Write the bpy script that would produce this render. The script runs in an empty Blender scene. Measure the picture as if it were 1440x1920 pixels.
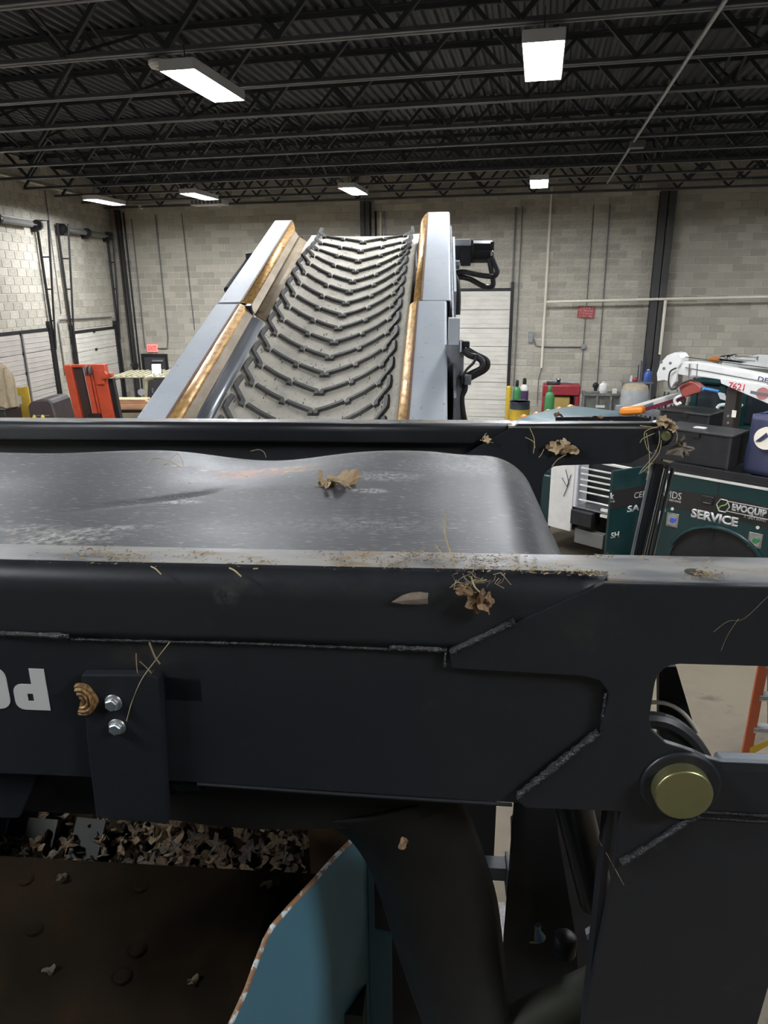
import bpy, bmesh, math, random
from math import sin, cos, pi, radians, atan2, sqrt, exp
from mathutils import Matrix, Vector, noise
random.seed(7)
SC = bpy.context.scene
COL = SC.collection
# ---------------------------------------------------------------- camera, world, exposure
FPX, PITCH, ROLL, YAW, CAMH = 1330.0, radians(17.5), radians(0.5), radians(12), 4.25
MROT = radians(7.5)                    # the machine stands turned a little in the building
RZ = Matrix.Rotation(YAW, 3, 'Z')
_r, _d, _u = Vector((1, 0, 0)), Vector((0, cos(PITCH), -sin(PITCH))), Vector((0, sin(PITCH), cos(PITCH)))
CR, CU, CD = RZ @ (_r*cos(ROLL)-_u*sin(ROLL)), RZ @ (_u*cos(ROLL)+_r*sin(ROLL)), RZ @ _d
CAM = Vector((0, 0, CAMH))
cd = bpy.data.cameras.new('camera'); cam = bpy.data.objects.new('camera', cd); COL.objects.link(cam)
cd.sensor_fit = 'VERTICAL'; cd.sensor_height = 36; cd.lens = FPX/1920*36; cd.clip_start = 0.05
cam.matrix_world = Matrix(((CR.x, CU.x, -CD.x, 0), (CR.y, CU.y, -CD.y, 0), (CR.z, CU.z, -CD.z, CAMH), (0, 0, 0, 1)))
SC.camera = cam
w = bpy.data.worlds.new('world'); SC.world = w; w.use_nodes = True
w.node_tree.nodes['Background'].inputs[0].default_value = (0.55, 0.6, 0.7, 1)
w.node_tree.nodes['Background'].inputs[1].default_value = 0.02
SC.view_settings.view_transform = 'Standard'; SC.view_settings.look = 'None'
SC.view_settings.gamma = 1; SC.view_settings.use_curve_mapping = False
SC.view_settings.exposure = 0.0
LAMP = 310.0                           # radiance of the lamp strips
# ---------------------------------------------------------------- helpers
def T(x, y, z, rz=0.0): return Matrix.Translation((x, y, z)) @ Matrix.Rotation(rz, 4, 'Z')
W = Matrix.Identity(4)
M = Matrix.Rotation(MROT, 4, 'Z')
def ray(px, py): return CD*FPX + CR*(px-720) - CU*(py-960)
def on(px, py, ax, val, fr=W):         # where the sight line of a measured point meets a plane of a frame
    R3 = fr.to_3x3().inverted(); v = R3 @ ray(px, py); c = fr.inverted() @ CAM
    return c + v*((val-c[ax])/v[ax])
WM = {}
class MB:
    def __init__(s): s.v = []; s.f = []
    def add(s, vs, fs):
        b = len(s.v); s.v += [Vector(v) for v in vs]; s.f += [[i+b for i in f] for f in fs]; return s
    def box(s, x0, x1, y0, y1, z0, z1):
        return s.add([(x0,y0,z0),(x1,y0,z0),(x1,y1,z0),(x0,y1,z0),(x0,y0,z1),(x1,y0,z1),(x1,y1,z1),(x0,y1,z1)],
            [(0,3,2,1),(4,5,6,7),(0,1,5,4),(1,2,6,5),(2,3,7,6),(3,0,4,7)])
    def beam(s, p0, p1, w, h, up=(0,0,1)):
        p0, p1 = Vector(p0), Vector(p1); d = (p1-p0).normalized(); up = Vector(up)
        if abs(d.dot(up)) > .98: up = Vector((1,0,0))
        sd = d.cross(up).normalized(); u = sd.cross(d)
        vs = []
        for p in (p0, p1):
            for a, b in ((-1,-1),(1,-1),(1,1),(-1,1)): vs.append(p+sd*(a*w/2)+u*(b*h/2))
        return s.add(vs, [(0,1,2,3),(7,6,5,4),(0,4,5,1),(1,5,6,2),(2,6,7,3),(3,7,4,0)])
    def tube(s, path, r, n=8, cap=True):
        P = [Vector(p) for p in path]; rs = r if isinstance(r, (list, tuple)) else [r]*len(P)
        rings = []; prev = None
        for i, p in enumerate(P):
            d = (P[min(i+1, len(P)-1)]-P[max(i-1, 0)]).normalized()
            if prev is None: a = d.orthogonal().normalized()
            else:
                a = prev - d*prev.dot(d)
                a = a.normalized() if a.length > 1e-6 else d.orthogonal().normalized()
            prev = a; b = d.cross(a)
            rings.append([p+(a*cos(2*pi*k/n)+b*sin(2*pi*k/n))*rs[i] for k in range(n)])
        vs = [v for R in rings for v in R]; fs = []
        for i in range(len(P)-1):
            for k in range(n):
                fs.append((i*n+k, i*n+(k+1)%n, (i+1)*n+(k+1)%n, (i+1)*n+k))
        if cap: fs.append(tuple(reversed(range(n)))); fs.append(tuple((len(P)-1)*n+k for k in range(n)))
        return s.add(vs, fs)
    def cyl(s, p0, p1, r0, r1=None, n=16): return s.tube([p0, p1], [r0, r0 if r1 is None else r1], n)
    def lathe(s, prof, c=(0,0,0), n=20):
        vs = []; fs = []; c = Vector(c)
        for r, z in prof:
            for k in range(n): vs.append(c+Vector((r*cos(2*pi*k/n), r*sin(2*pi*k/n), z)))
        for i in range(len(prof)-1):
            for k in range(n): fs.append((i*n+k, i*n+(k+1)%n, (i+1)*n+(k+1)%n, (i+1)*n+k))
        fs.append(tuple(reversed(range(n)))); fs.append(tuple((len(prof)-1)*n+k for k in range(n)))
        return s.add(vs, fs)
    def prism(s, poly, a0, a1, plane='xz'):
        def mk(p, a): return (p[0], a, p[1]) if plane == 'xz' else ((p[0], p[1], a) if plane == 'xy' else (a, p[0], p[1]))
        n = len(poly)
        vs = [mk(p, a0) for p in poly]+[mk(p, a1) for p in poly]
        fs = [tuple(range(n)), tuple(reversed(range(n, 2*n)))]+[(i, i+n, (i+1)%n+n, (i+1)%n) for i in range(n)]
        return s.add(vs, fs)
    def grid(s, fn, nu, nv):
        vs = [fn(i/nu, j/nv) for j in range(nv+1) for i in range(nu+1)]
        return s.add(vs, [(j*(nu+1)+i, j*(nu+1)+i+1, (j+1)*(nu+1)+i+1, (j+1)*(nu+1)+i) for j in range(nv) for i in range(nu)])
    def mesh(s, name, mat, tr=None, smooth=30):
        me = bpy.data.meshes.new(name)
        me.from_pydata([tr @ v for v in s.v] if tr is not None else s.v, [], s.f)
        bm = bmesh.new(); bm.from_mesh(me); bmesh.ops.recalc_face_normals(bm, faces=bm.faces); bm.to_mesh(me); bm.free()
        if mat is not None: me.materials.append(mat)
        if smooth:
            me.shade_smooth(); me.set_sharp_from_angle(angle=radians(smooth))
        return me
    def build(s, name, mat, parent=None, fr=W, label=None, bevel=0, seg=2, solid=0, smooth=30, kind=None, org=None):
        if parent is not None: inv = WM[parent].inverted() @ fr; mw = None
        else:
            if org is None:
                n = max(1, len(s.v)); c = Vector((sum(v.x for v in s.v)/n, sum(v.y for v in s.v)/n, min(v.z for v in s.v)))
            else: c = Vector(org)
            mw = fr @ Matrix.Translation(c); inv = Matrix.Translation(-c)
        o = bpy.data.objects.new(name, s.mesh(name, mat, inv, smooth)); COL.objects.link(o)
        if parent is not None: o.parent = parent; WM[o] = WM[parent]
        else: o.matrix_world = mw; WM[o] = mw
        if solid:
            m = o.modifiers.new('solid', 'SOLIDIFY'); m.thickness = solid; m.offset = 0
        if bevel:
            m = o.modifiers.new('bevel', 'BEVEL'); m.width = bevel; m.segments = seg; m.limit_method = 'ANGLE'; m.angle_limit = radians(40)
        if label: o['label'] = label
        if kind: o['kind'] = kind
        return o
def thing(name, label, cat, mw, group=None):
    o = bpy.data.objects.new(name, None); o.empty_display_size = .1; COL.objects.link(o)
    o.matrix_world = mw; WM[o] = mw.copy(); o['label'] = label; o['category'] = cat
    if group: o['group'] = group
    return o
def tag(o, label, cat, group=None):
    o['label'] = label; o['category'] = cat
    if group: o['group'] = group
    return o
def copy_tree(root, mw, label=None):
    r = root.copy(); COL.objects.link(r); r.matrix_world = mw; WM[r] = mw
    if label: r['label'] = label
    def kids(a, b):
        for ch in list(a.children):
            c = ch.copy(); COL.objects.link(c); c.parent = b; WM[c] = mw; kids(ch, c)
    kids(root, r)
    return r
def smoothpath(pts, n=6):
    P = [Vector(p) for p in pts]; out = []
    for i in range(len(P)-1):
        p0, p1, p2, p3 = P[max(i-1, 0)], P[i], P[i+1], P[min(i+2, len(P)-1)]
        for k in range(n):
            t = k/n
            out.append(.5*((2*p1)+(p2-p0)*t+(2*p0-5*p1+4*p2-p3)*t*t+(3*p1-p0-3*p2+p3)*t**3))
    out.append(P[-1]); return out
def text(body, parent, fr, height, mat, name='lettering', bold=0.0, width=None, thick=.0015, align='CENTER'):
    cu = bpy.data.curves.new(name, 'FONT'); cu.body = body; cu.align_x = align; cu.align_y = 'CENTER'
    cu.offset = bold; cu.resolution_u = 3
    tmp = bpy.data.objects.new('tmp', cu); COL.objects.link(tmp)
    bpy.context.view_layer.update()
    me = bpy.data.meshes.new_from_object(tmp.evaluated_get(bpy.context.evaluated_depsgraph_get()))
    bpy.data.objects.remove(tmp); bpy.data.curves.remove(cu)
    xs = [v.co.x for v in me.vertices]; ys = [v.co.y for v in me.vertices]
    h0 = max(ys)-min(ys); w0 = max(xs)-min(xs); k = height/h0; kx = width/w0 if width else k
    cx = (max(xs)+min(xs))/2 if align == 'CENTER' else min(xs); cy = (max(ys)+min(ys))/2
    A = (WM[parent].inverted() @ fr) @ Matrix.Diagonal((kx, k, 1, 1)) @ Matrix.Translation((-cx, -cy, 0))
    me.transform(A); me.materials.clear(); me.materials.append(mat); me.name = name
    o = bpy.data.objects.new(name, me); COL.objects.link(o); o.parent = parent; WM[o] = WM[parent]
    m = o.modifiers.new('solid', 'SOLIDIFY'); m.thickness = thick; m.offset = 1
    return o
def frame(origin, right, up):          # a lettering plane: x right, y up
    r = Vector(right).normalized(); u = Vector(up); n = r.cross(u).normalized(); u = n.cross(r); o = Vector(origin)
    return Matrix(((r.x, u.x, n.x, o.x), (r.y, u.y, n.y, o.y), (r.z, u.z, n.z, o.z), (0, 0, 0, 1)))
# ---------------------------------------------------------------- materials
def mat(name, col, rough=.6, metal=0.0, col2=None, scale=8.0, stretch=(1,1,1), lo=.4, hi=.65, bump=0.0, bscale=None,
        rough2=None, col3=None, scale3=30.0, lo3=.6, hi3=.7, spec=.5, per=0.0, detail=6, emit=None, estr=0, coat=0, coord='Object'):
    m = bpy.data.materials.new(name); m.use_nodes = True; nt = m.node_tree; N = nt.nodes; L = nt.links
    b = N['Principled BSDF']; c4 = lambda c: (c[0], c[1], c[2], 1)
    b.inputs['Roughness'].default_value = rough; b.inputs['Metallic'].default_value = metal
    b.inputs['Specular IOR Level'].default_value = spec; b.inputs['Base Color'].default_value = c4(col)
    if coat: b.inputs['Coat Weight'].default_value = coat; b.inputs['Coat Roughness'].default_value = .15
    if emit: b.inputs['Emission Color'].default_value = c4(emit); b.inputs['Emission Strength'].default_value = estr
    if not (col2 or bump or per or col3): return m
    tc = N.new('ShaderNodeTexCoord'); mp = N.new('ShaderNodeMapping'); L.new(tc.outputs[coord], mp.inputs[0])
    mp.inputs['Scale'].default_value = stretch
    def nz(sc, det=detail, rgh=.6):
        n = N.new('ShaderNodeTexNoise'); n.inputs['Scale'].default_value = sc; n.inputs['Detail'].default_value = det
        n.inputs['Roughness'].default_value = rgh; L.new(mp.outputs[0], n.inputs['Vector']); return n
    def ramp(src, a, bb):
        r = N.new('ShaderNodeMapRange'); r.inputs[1].default_value = a; r.inputs[2].default_value = bb; L.new(src, r.inputs[0]); return r.outputs[0]
    def mix(f, a, bcol):
        x = N.new('ShaderNodeMix'); x.data_type = 'RGBA'
        if f is not None: L.new(f, x.inputs[0])
        if isinstance(a, tuple): x.inputs[6].default_value = c4(a)
        else: L.new(a, x.inputs[6])
        if isinstance(bcol, tuple): x.inputs[7].default_value = c4(bcol)
        else: L.new(bcol, x.inputs[7])
        return x
    cur = None; fac = None
    if col2:
        fac = ramp(nz(scale).outputs[0], lo, hi); cur = mix(fac, tuple(col), tuple(col2)).outputs[2]
        if rough2 is not None:
            q = N.new('ShaderNodeMapRange'); L.new(fac, q.inputs[0]); q.inputs[3].default_value = rough; q.inputs[4].default_value = rough2
            L.new(q.outputs[0], b.inputs['Roughness'])
    if col3:
        f3 = ramp(nz(scale3, 4).outputs[0], lo3, hi3); cur = mix(f3, cur if cur is not None else tuple(col), tuple(col3)).outputs[2]
    if per:
        oi = N.new('ShaderNodeObjectInfo'); ge = N.new('ShaderNodeNewGeometry'); ad = N.new('ShaderNodeMath'); ad.operation = 'ADD'
        L.new(oi.outputs['Random'], ad.inputs[0]); L.new(ge.outputs['Random Per Island'], ad.inputs[1])
        fr_ = N.new('ShaderNodeMath'); fr_.operation = 'FRACT'; L.new(ad.outputs[0], fr_.inputs[0])
        q = N.new('ShaderNodeMapRange'); q.inputs[3].default_value = 1-per; q.inputs[4].default_value = 1+per; L.new(fr_.outputs[0], q.inputs[0])
        h = N.new('ShaderNodeVectorMath'); h.operation = 'SCALE'
        if cur is not None: L.new(cur, h.inputs[0])
        else: h.inputs[0].default_value = col
        L.new(q.outputs[0], h.inputs[3]); cur = h.outputs[0]
    if cur is not None: L.new(cur, b.inputs['Base Color'])
    if bump:
        bp = N.new('ShaderNodeBump'); bp.inputs['Strength'].default_value = bump; bp.inputs['Distance'].default_value = .01
        L.new(nz(bscale or scale*3, 4).outputs[0], bp.inputs['Height']); L.new(bp.outputs[0], b.inputs['Normal'])
    return m
X = {}
X['block'] = mat('concrete_block', (.40,.375,.315), .95, col2=(.49,.46,.39), scale=3, bump=.35, bscale=60, per=.14, spec=.1, coord='Generated')
X['block_dark'] = mat('concrete_block_stained', (.17,.165,.15), .95, per=.1, spec=.1)
X['mortar'] = mat('mortar', (.68,.65,.57), .95, col2=(.58,.55,.48), scale=2, spec=.1)
X['deck'] = mat('deck_paint', (.027,.030,.040), .5, col2=(.036,.039,.050), scale=1.2, spec=.35)
X['joist'] = mat('joist_paint', (.026,.028,.034), .5, col2=(.035,.037,.043), scale=4)
X['chord'] = mat('chord_paint', (.14,.145,.165), .45, col2=(.11,.114,.13), scale=4)
X['floor'] = mat('floor_concrete', (.145,.121,.087), .75, col2=(.104,.086,.062), scale=1.1, lo=.45, hi=.75, col3=(.062,.052,.042), scale3=1.6, lo3=.58, hi3=.66, bump=.05, bscale=25, spec=.3)
X['puddle'] = mat('puddle_water', (.10,.09,.08), .12, bump=.6, bscale=55, spec=.8)
X['black'] = mat('black_paint', (.012,.012,.014), .45, col2=(.02,.02,.022), scale=6, spec=.4)
X['column'] = mat('column_paint', (.045,.043,.042), .6, col2=(.06,.057,.055), scale=3)
X['steel'] = mat('galvanised_steel', (.45,.46,.48), .38, .8, col2=(.3,.31,.33), scale=12)
X['chrome'] = mat('chrome', (.75,.76,.78), .12, 1.0)
X['zinc'] = mat('zinc_plate', (.62,.65,.67), .3, .9, col2=(.45,.47,.49), scale=40, bump=.1, bscale=80)
X['white'] = mat('white_paint', (.68,.67,.64), .4, col2=(.6,.59,.56), scale=5)
X['doorw'] = mat('door_panel_white', (.72,.70,.63), .5, col2=(.62,.60,.53), scale=2, stretch=(1,1,3))
X['doorg'] = mat('door_panel_grey', (.45,.42,.38), .6, col2=(.39,.365,.33), scale=2)
X['pipew'] = mat('pipe_cream', (.80,.75,.63), .5)
X['conduit'] = mat('conduit_grey', (.14,.14,.135), .5)
X['charcoal'] = mat('charcoal_paint', (.0115,.0130,.0165), .42, col2=(.0155,.0165,.0195), scale=3, lo=.35, hi=.7, bump=.03, bscale=90, spec=.36, col3=(.028,.0265,.025), scale3=26, lo3=.64, hi3=.78)
X['railtop'] = mat('dusty_rail_paint', (.15,.155,.165), .34, col2=(.33,.315,.28), scale=9, stretch=(.6,2,2), lo=.40, hi=.62, col3=(.26,.19,.11), scale3=16, lo3=.54, hi3=.64, rough2=.6, spec=.6)
X['belt'] = mat('belt_rubber', (.036,.036,.040), .43, col2=(.058,.058,.062), scale=3, stretch=(.7,2.2,1), lo=.35, hi=.7, col3=(.22,.22,.215), scale3=60, lo3=.58, hi3=.70, bump=.08, bscale=70, rough2=.54, spec=.42)
X['rubber'] = mat('black_rubber', (.0065,.006,.0055), .6, col2=(.011,.010,.009), scale=5, spec=.25)
X['dust'] = mat('fine_scratch_dust', (.42,.42,.40), .9)
X['weld'] = mat('weld_bead', (.022,.023,.026), .3, .2, bump=.9, bscale=160, spec=.7)
X['gold'] = mat('yellow_zinc', (.33,.315,.155), .36, .85, col2=(.27,.285,.14), scale=18, spec=.6, bump=.05, bscale=70)
X['wing'] = mat('wing_paint', (.48,.53,.59), .6, col2=(.56,.60,.64), scale=2.2, lo=.35, hi=.7, col3=(.40,.31,.20), scale3=34, lo3=.66, hi3=.70, spec=.3)
X['wear'] = mat('worn_edge', (.74,.46,.16), .36, .35, col2=(.36,.17,.06), scale=13, stretch=(3.5,.7,3.5), lo=.44, hi=.68, rough2=.6, bump=.2, bscale=40)
X['wearin'] = mat('worn_inner', (.34,.27,.18), .55, .2, col2=(.25,.19,.12), scale=10, stretch=(1,.35,1), rough2=.65)
X['guide'] = mat('guide_steel', (.20,.215,.24), .3, .5, col2=(.15,.16,.18), scale=3, stretch=(1,.2,1))
X['chev'] = mat('dusty_belt', (.62,.58,.49), .9, col2=(.47,.445,.39), scale=5, stretch=(1.6,.8,1), lo=.42, hi=.66, col3=(.30,.29,.265), scale3=26, lo3=.58, hi3=.7, bump=.15, bscale=60, spec=.2)
X['cleat'] = mat('cleat_rubber', (.052,.051,.049), .65, col2=(.10,.097,.088), scale=14, lo=.5, hi=.7, spec=.3)
X['hyd'] = mat('hydraulic_grey', (.17,.185,.21), .4, col2=(.20,.21,.23), scale=5)
X['hose'] = mat('rubber_hose', (.022,.022,.025), .5, col2=(.035,.035,.036), scale=20)
X['lamp'] = mat('lamp_strip', (1,1,1), .5, emit=(.93,.96,1.0), estr=LAMP)
X['lampcase'] = mat('lamp_case', (.55,.56,.58), .5)
X['rust'] = mat('rusted_plate_shaded', (.0115,.0068,.0026), .85, col2=(.0065,.0043,.0020), scale=4, col3=(.015,.0080,.0030), scale3=9, lo3=.55, hi3=.7, bump=.2, bscale=30, spec=.08)  # rust coloured far darker to carry the shade inside the hopper
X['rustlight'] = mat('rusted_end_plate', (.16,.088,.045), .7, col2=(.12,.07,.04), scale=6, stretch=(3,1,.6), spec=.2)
X['blue'] = mat('blue_paint', (.055,.155,.21), .45, col2=(.048,.135,.185), scale=2.5, spec=.5, bump=.03, bscale=6)
X['chip'] = mat('chipped_edge', (.22,.11,.05), .6, col2=(.5,.55,.55), scale=45, lo=.5, hi=.56)
X['letter'] = mat('white_letter', (.52,.52,.51), .6)
X['rustline'] = mat('rust_border', (.20,.085,.035), .7, col2=(.13,.055,.025), scale=30)
# ---------------------------------------------------------------- room shell
def struct(name, mb, m, parent=None, fr=W, **k):
    o = mb.build(name, m, parent, fr, **k)
    if parent is None: o['kind'] = 'structure'
    return o
ZR, ZC, YB, XL, XR, YF = 7.42, 6.67, 22.0, -13.483, 13.5, -6.5
LWF = Matrix(((.13744, .99051, 0, XL), (-.99051, .13744, 0, YB), (0, 0, 1, 0), (0, 0, 0, 1)))   # left wall: x runs from the corner, y into the room
floor = struct('floor', MB().box(-18, XR+.3, YF-.3, YB+.3, -.2, 0), X['floor'])
ceiling = struct('ceiling', MB().box(-18, XR+.3, YF-.3, YB+.3, ZR+.09, ZR+.25), X['deck'])
wall_back = struct('wall_back', MB().box(XL-.2, XR+.3, YB, YB+.2, 0, ZR+.1), X['mortar'])
wall_left = struct('wall_left', MB().box(-.2, 30, -.2, 0, 0, ZR+.1), X['mortar'], fr=LWF)
wall_right = struct('wall_right', MB().box(XR, XR+.2, YF, YB, 0, ZR+.1), X['block'])
wall_front = struct('wall_front', MB().box(-17.8, XR, YF-.2, YF, 0, ZR+.1), X['block'])
def blocks(wall, fr, L, holes, camkey, front):
    mk = {}
    cells = []
    for k in range(37):
        z = k*.2+.004; off = .2 if k % 2 else 0
        x = -.4+off
        while x < L:
            a, b = max(x, 0)+.006, min(x+.4, L)-.006
            x += .4
            if b-a < .05: continue
            parts = [(a, b)]
            for h in holes:
                if z+.19 > h[2] and z < h[3]-.05:
                    nw = []
                    for p, q in parts:
                        if q <= h[0] or p >= h[1]: nw.append((p, q))
                        else:
                            if p < h[0]-.05: nw.append((p, h[0]))
                            if q > h[1]+.05: nw.append((h[1], q))
                    parts = nw
            for p, q in parts: cells.append((p, q, z))
    cells.sort(key=camkey)
    def face(mb, p, q, z, dy):
        y1 = -front*0 + dy; c = .006
        y = y1
        vs = [(p,0,z),(q,0,z),(q,0,z+.188),(p,0,z+.188),(p+c,y,z+c),(q-c,y,z+c),(q-c,y,z+.188-c),(p+c,y,z+.188-c)]
        mb.add(vs, [(4,5,6,7),(0,1,5,4),(1,2,6,5),(2,3,7,6),(3,0,4,7)])
    rest = MB()
    for i, (p, q, z) in enumerate(cells):
        dy = front*(.012+.004*random.random())
        if i < 300:
            key = (round(q-p, 3))
            if key not in mk:
                mb = MB(); face(mb, 0, q-p, 0, front*.014)
                mk[key] = mb.mesh('block', X['block'], None, 0)
            o = bpy.data.objects.new('block', mk[key]); COL.objects.link(o); o.parent = wall
            o.matrix_local = WM[wall].inverted() @ fr @ Matrix.Translation((p, 0, z))
            o.scale = (1, dy/(front*.014), 1)
        else: face(rest, p, q, z, dy)
    rest.build('block_courses', X['block'], wall, fr, kind='stuff', smooth=0)
BWF = Matrix.Translation((XL, YB, 0))
c3 = lambda fr: (lambda c: ((fr @ Vector((c[0], 0, c[2])))-CAM).length + (50 if c[2] < 1.6 or c[2] > 6.6 else 0))
def inview(fr):
    base = c3(fr)
    def key(c):
        v = fr @ Vector((c[0], 0, c[2]))-CAM; z = v.dot(CD); u = FPX*v.dot(CR)/max(z, .1)
        return base(c) + (0 if z > 0 and -700 < u < 715 else 100)
    return key
blocks(wall_back, BWF, 24, [(.62,1.48,0,2.23),(9.2,12.66,0,4.16)], inview(BWF), -1)
blocks(wall_left, LWF, 14, [(.74,3.52,0,3.08),(4.83,8.6,0,3.24)], inview(LWF), 1)
# roof deck sheets and joists
ds = MB(); prof = []
for k in range(6):
    x = k*.152
    prof += [(x, 0), (x+.05, 0), (x+.076, .038), (x+.126, .038)]
prof.append((.912, 0))
n = len(prof); y0, y1 = -6.4, 21.9
ds.add([(p[0], y0, p[1]) for p in prof]+[(p[0], y1, p[1]) for p in prof], [(i, i+1, i+1+n, i+n) for i in range(n-1)])
dme = ds.mesh('deck_sheet', X['deck'], None, 0)
for k in range(34):
    o = bpy.data.objects.new('deck_sheet', dme); COL.objects.link(o); o.parent = ceiling
    o.matrix_local = WM[ceiling].inverted() @ Matrix.Translation((-17.6+.912*k, 0, ZR))
def lx(y): return XL+(YB-y)*(.13744/.99051)+.06
webme = {}
for k in range(-8, 10):
    Y = 8.06+1.5*k
    x0, x1 = lx(Y), XR-.05
    j = MB()
    for dy in (-.033, .033):           # twin angles of the bottom and top chords
        j.box(x0, x1, Y+dy-.028, Y+dy+.028, ZC, ZC+.012); j.box(x0, x1, Y+dy*.4-.005, Y+dy*.4+.005, ZC, ZC+.06)
    jo = j.build('roof_joist', X['chord'], ceiling, smooth=0)
    t = MB()
    for dy in (-.033, .033): t.box(x0, x1, Y+dy-.03, Y+dy+.03, ZR-.015, ZR); t.box(x0, x1, Y+dy*.4-.005, Y+dy*.4+.005, ZR-.07, ZR)
    t.build('top_chord', X['joist'], jo, smooth=0)
    far = MB(); x = -15.2; s = 0; near = 0 <= k <= 6 or k in (-1, -2)
    while x < XR-.8:
        if x > x0:
            a, b = ((x, Y, ZC+.05), (x+.62, Y, ZR-.05)) if s % 2 == 0 else ((x, Y, ZR-.05), (x+.62, Y, ZC+.05))
            if near and -13 < x < 7:
                if s % 2 not in webme:
                    mb = MB(); mb.beam((0, 0, a[2]), (.62, 0, b[2]), .05, .05); webme[s % 2] = mb.mesh('web_bar', X['joist'], None, 0)
                o = bpy.data.objects.new('web_bar', webme[s % 2]); COL.objects.link(o); o.parent = jo
                o.matrix_local = WM[ceiling].inverted() @ Matrix.Translation((x, Y, 0))
                WM[jo] = WM[ceiling]
            else: far.beam(a, b, .05, .05)
        x += .62; s += 1
    if far.v: far.build('web_bars', X['joist'], jo, kind='stuff', smooth=0)
for xx in (-9.3, -5.2, 2.3, 6.4):     # bridging lines between the joists
    b = MB(); yy = -3.94
    while yy < 21.4:
        b.beam((xx, yy, ZC+.06), (xx, yy+1.5, ZR-.08), .03, .03); b.beam((xx, yy, ZR-.08), (xx, yy+1.5, ZC+.06), .03, .03); yy += 1.5
    b.build('bridging', X['joist'], ceiling, smooth=0)
# lamps: a lamp's light lives in its builder
LP = [(-3.72,8.25,0), (-0.09,8.23,0), (-10.87,17.58,0), (-8.09,17.16,0), (-4.31,17.23,0), (-0.14,17.16,0), (3.77,8.25,0), (7.73,8.25,0), (-7.83,8.25,0), (-7.83,-0.71,0), (-3.72,-0.71,0), (3.77,-0.71,0), (7.92,17.16,0)]
LL = ['long twin ceiling lamp nearest on the left of the roof', 'bright twin ceiling lamp nearest on the right, high in the photo',
      'far lamp by the left wall, leftmost of its row', 'far ceiling lamp above the hanging heater vent, second of its row',
      'far ceiling lamp above the head of the sloping conveyor', 'far ceiling lamp rightmost of its row, beside the tall cream pipe']
def lamp(x, y, label):
    t = thing('ceiling_light', label, 'lamp', T(x, y, 6.4), 'ceiling lamps in rows')
    MB().box(x-.188, x+.188, y-.645, y+.645, 6.43, 6.48).build('housing', X['lampcase'], t, bevel=.01)
    for s in (-1, 1):
        MB().box(x+s*.105-.056, x+s*.105+.056, y-.60, y+.60, 6.40, 6.43).build('light_strip', X['lamp'], t, smooth=0, bevel=.012)
    for s in (-1, 1): MB().cyl((x, y+s*.45, 6.48), (x, y+s*.45, 6.72), .006, n=6).build('hanger', X['joist'], t)
    for s in (-1, 1):
        MB().box(x+s*.191-.005, x+s*.191+.005, y-.655, y+.655, 6.376, 6.48).build('side_skirt', X['lampcase'], t)
        MB().box(x-.191, x+.191, y+s*.655-.005, y+s*.655+.005, 6.376, 6.48).build('end_skirt', X['lampcase'], t)
    return t
for i, (x, y, a) in enumerate(LP):
    lamp(x, y, LL[i] if i < 6 else ['lamp on the right of the near row, past the picture edge','lamp farthest right of the near row, past the picture edge','lamp left of the near row, past the picture edge','lamp leftmost of the row behind the camera','lamp in the row behind the camera, left of the middle','lamp rightmost of the row behind the camera','lamp farthest right of the far row, past the picture edge'][i-6])
# doors
def rolldoor(name, fr, x0, x1, top, rows, m, struts=(), sec=.53):
    d = struct(name, MB().box(x0-.08, x1+.08, .0, .06, top, top+.08), X['black'], fr=fr)
    z = top-sec; k = 0
    while z > -sec+.01 and k < rows:
        zz = max(z, 0)
        p = MB().box(x0, x1, .004, .05, zz+.008, z+sec-.008)
        for q in range(1, 4):
            g = z+sec*q/4
            if g > zz+.03: p.box(x0, x1, .05, .058, g-.01, g+.01)
        p.build('door_panel', m, d, fr, bevel=.004)
        h = MB()
        for xx in struts or ((x0*.47+x1*.53),): h.box(xx-.05, xx+.05, .05, .08, z+sec-.04, z+sec+.04)
        h.box(x1-.04, x1+.06, .05, .09, z+sec-.05, z+sec+.05); h.build('hinge', X['black'], d, fr)
        z -= sec; k += 1
    for xx in struts:
        MB().box(xx-.03, xx+.03, .05, .095, 0, top).build('strut', X['conduit'], d, fr)
    for xx in (x0-.05, x1+.05): MB().box(xx-.045, xx+.045, .0, .11, 0, top+.25).build('track', X['black'], d, fr)
    return d
flipB = Matrix.Translation((0, YB, 0)) @ Matrix.Rotation(pi, 4, 'Z')   # x runs left seen from the room, y into the room
rolldoor('door_1', LWF, 4.83, 8.6, 3.24, 7, X['doorg'], struts=(6.15,), sec=.485)
rolldoor('door_2', LWF, .78, 3.5, 3.08, 6, X['doorw'], sec=.53)
rolldoor('door_3', flipB, .83, 4.25, 4.15, 8, X['doorw'], sec=.53)
d = struct('door_4', MB().box(-12.9, -11.96, YB-.06, YB, 2.15, 2.24), X['black'])
for x in (-12.9, -12.04): MB().box(x, x+.08, YB-.06, YB, 0, 2.15).build('jamb', X['black'], d)
MB().box(-12.82, -12.04, YB-.035, YB, .01, 2.15).build('leaf', mat('door_dark_grey', (.055,.052,.055), .5), d)
MB().box(-12.5, -12.1, YB-.1, YB-.035, 1.99, 2.05).build('door_closer', X['steel'], d)
MB().box(-12.62, -12.58, YB-.09, YB-.035, .95, 1.1).build('handle', X['steel'], d)
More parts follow.
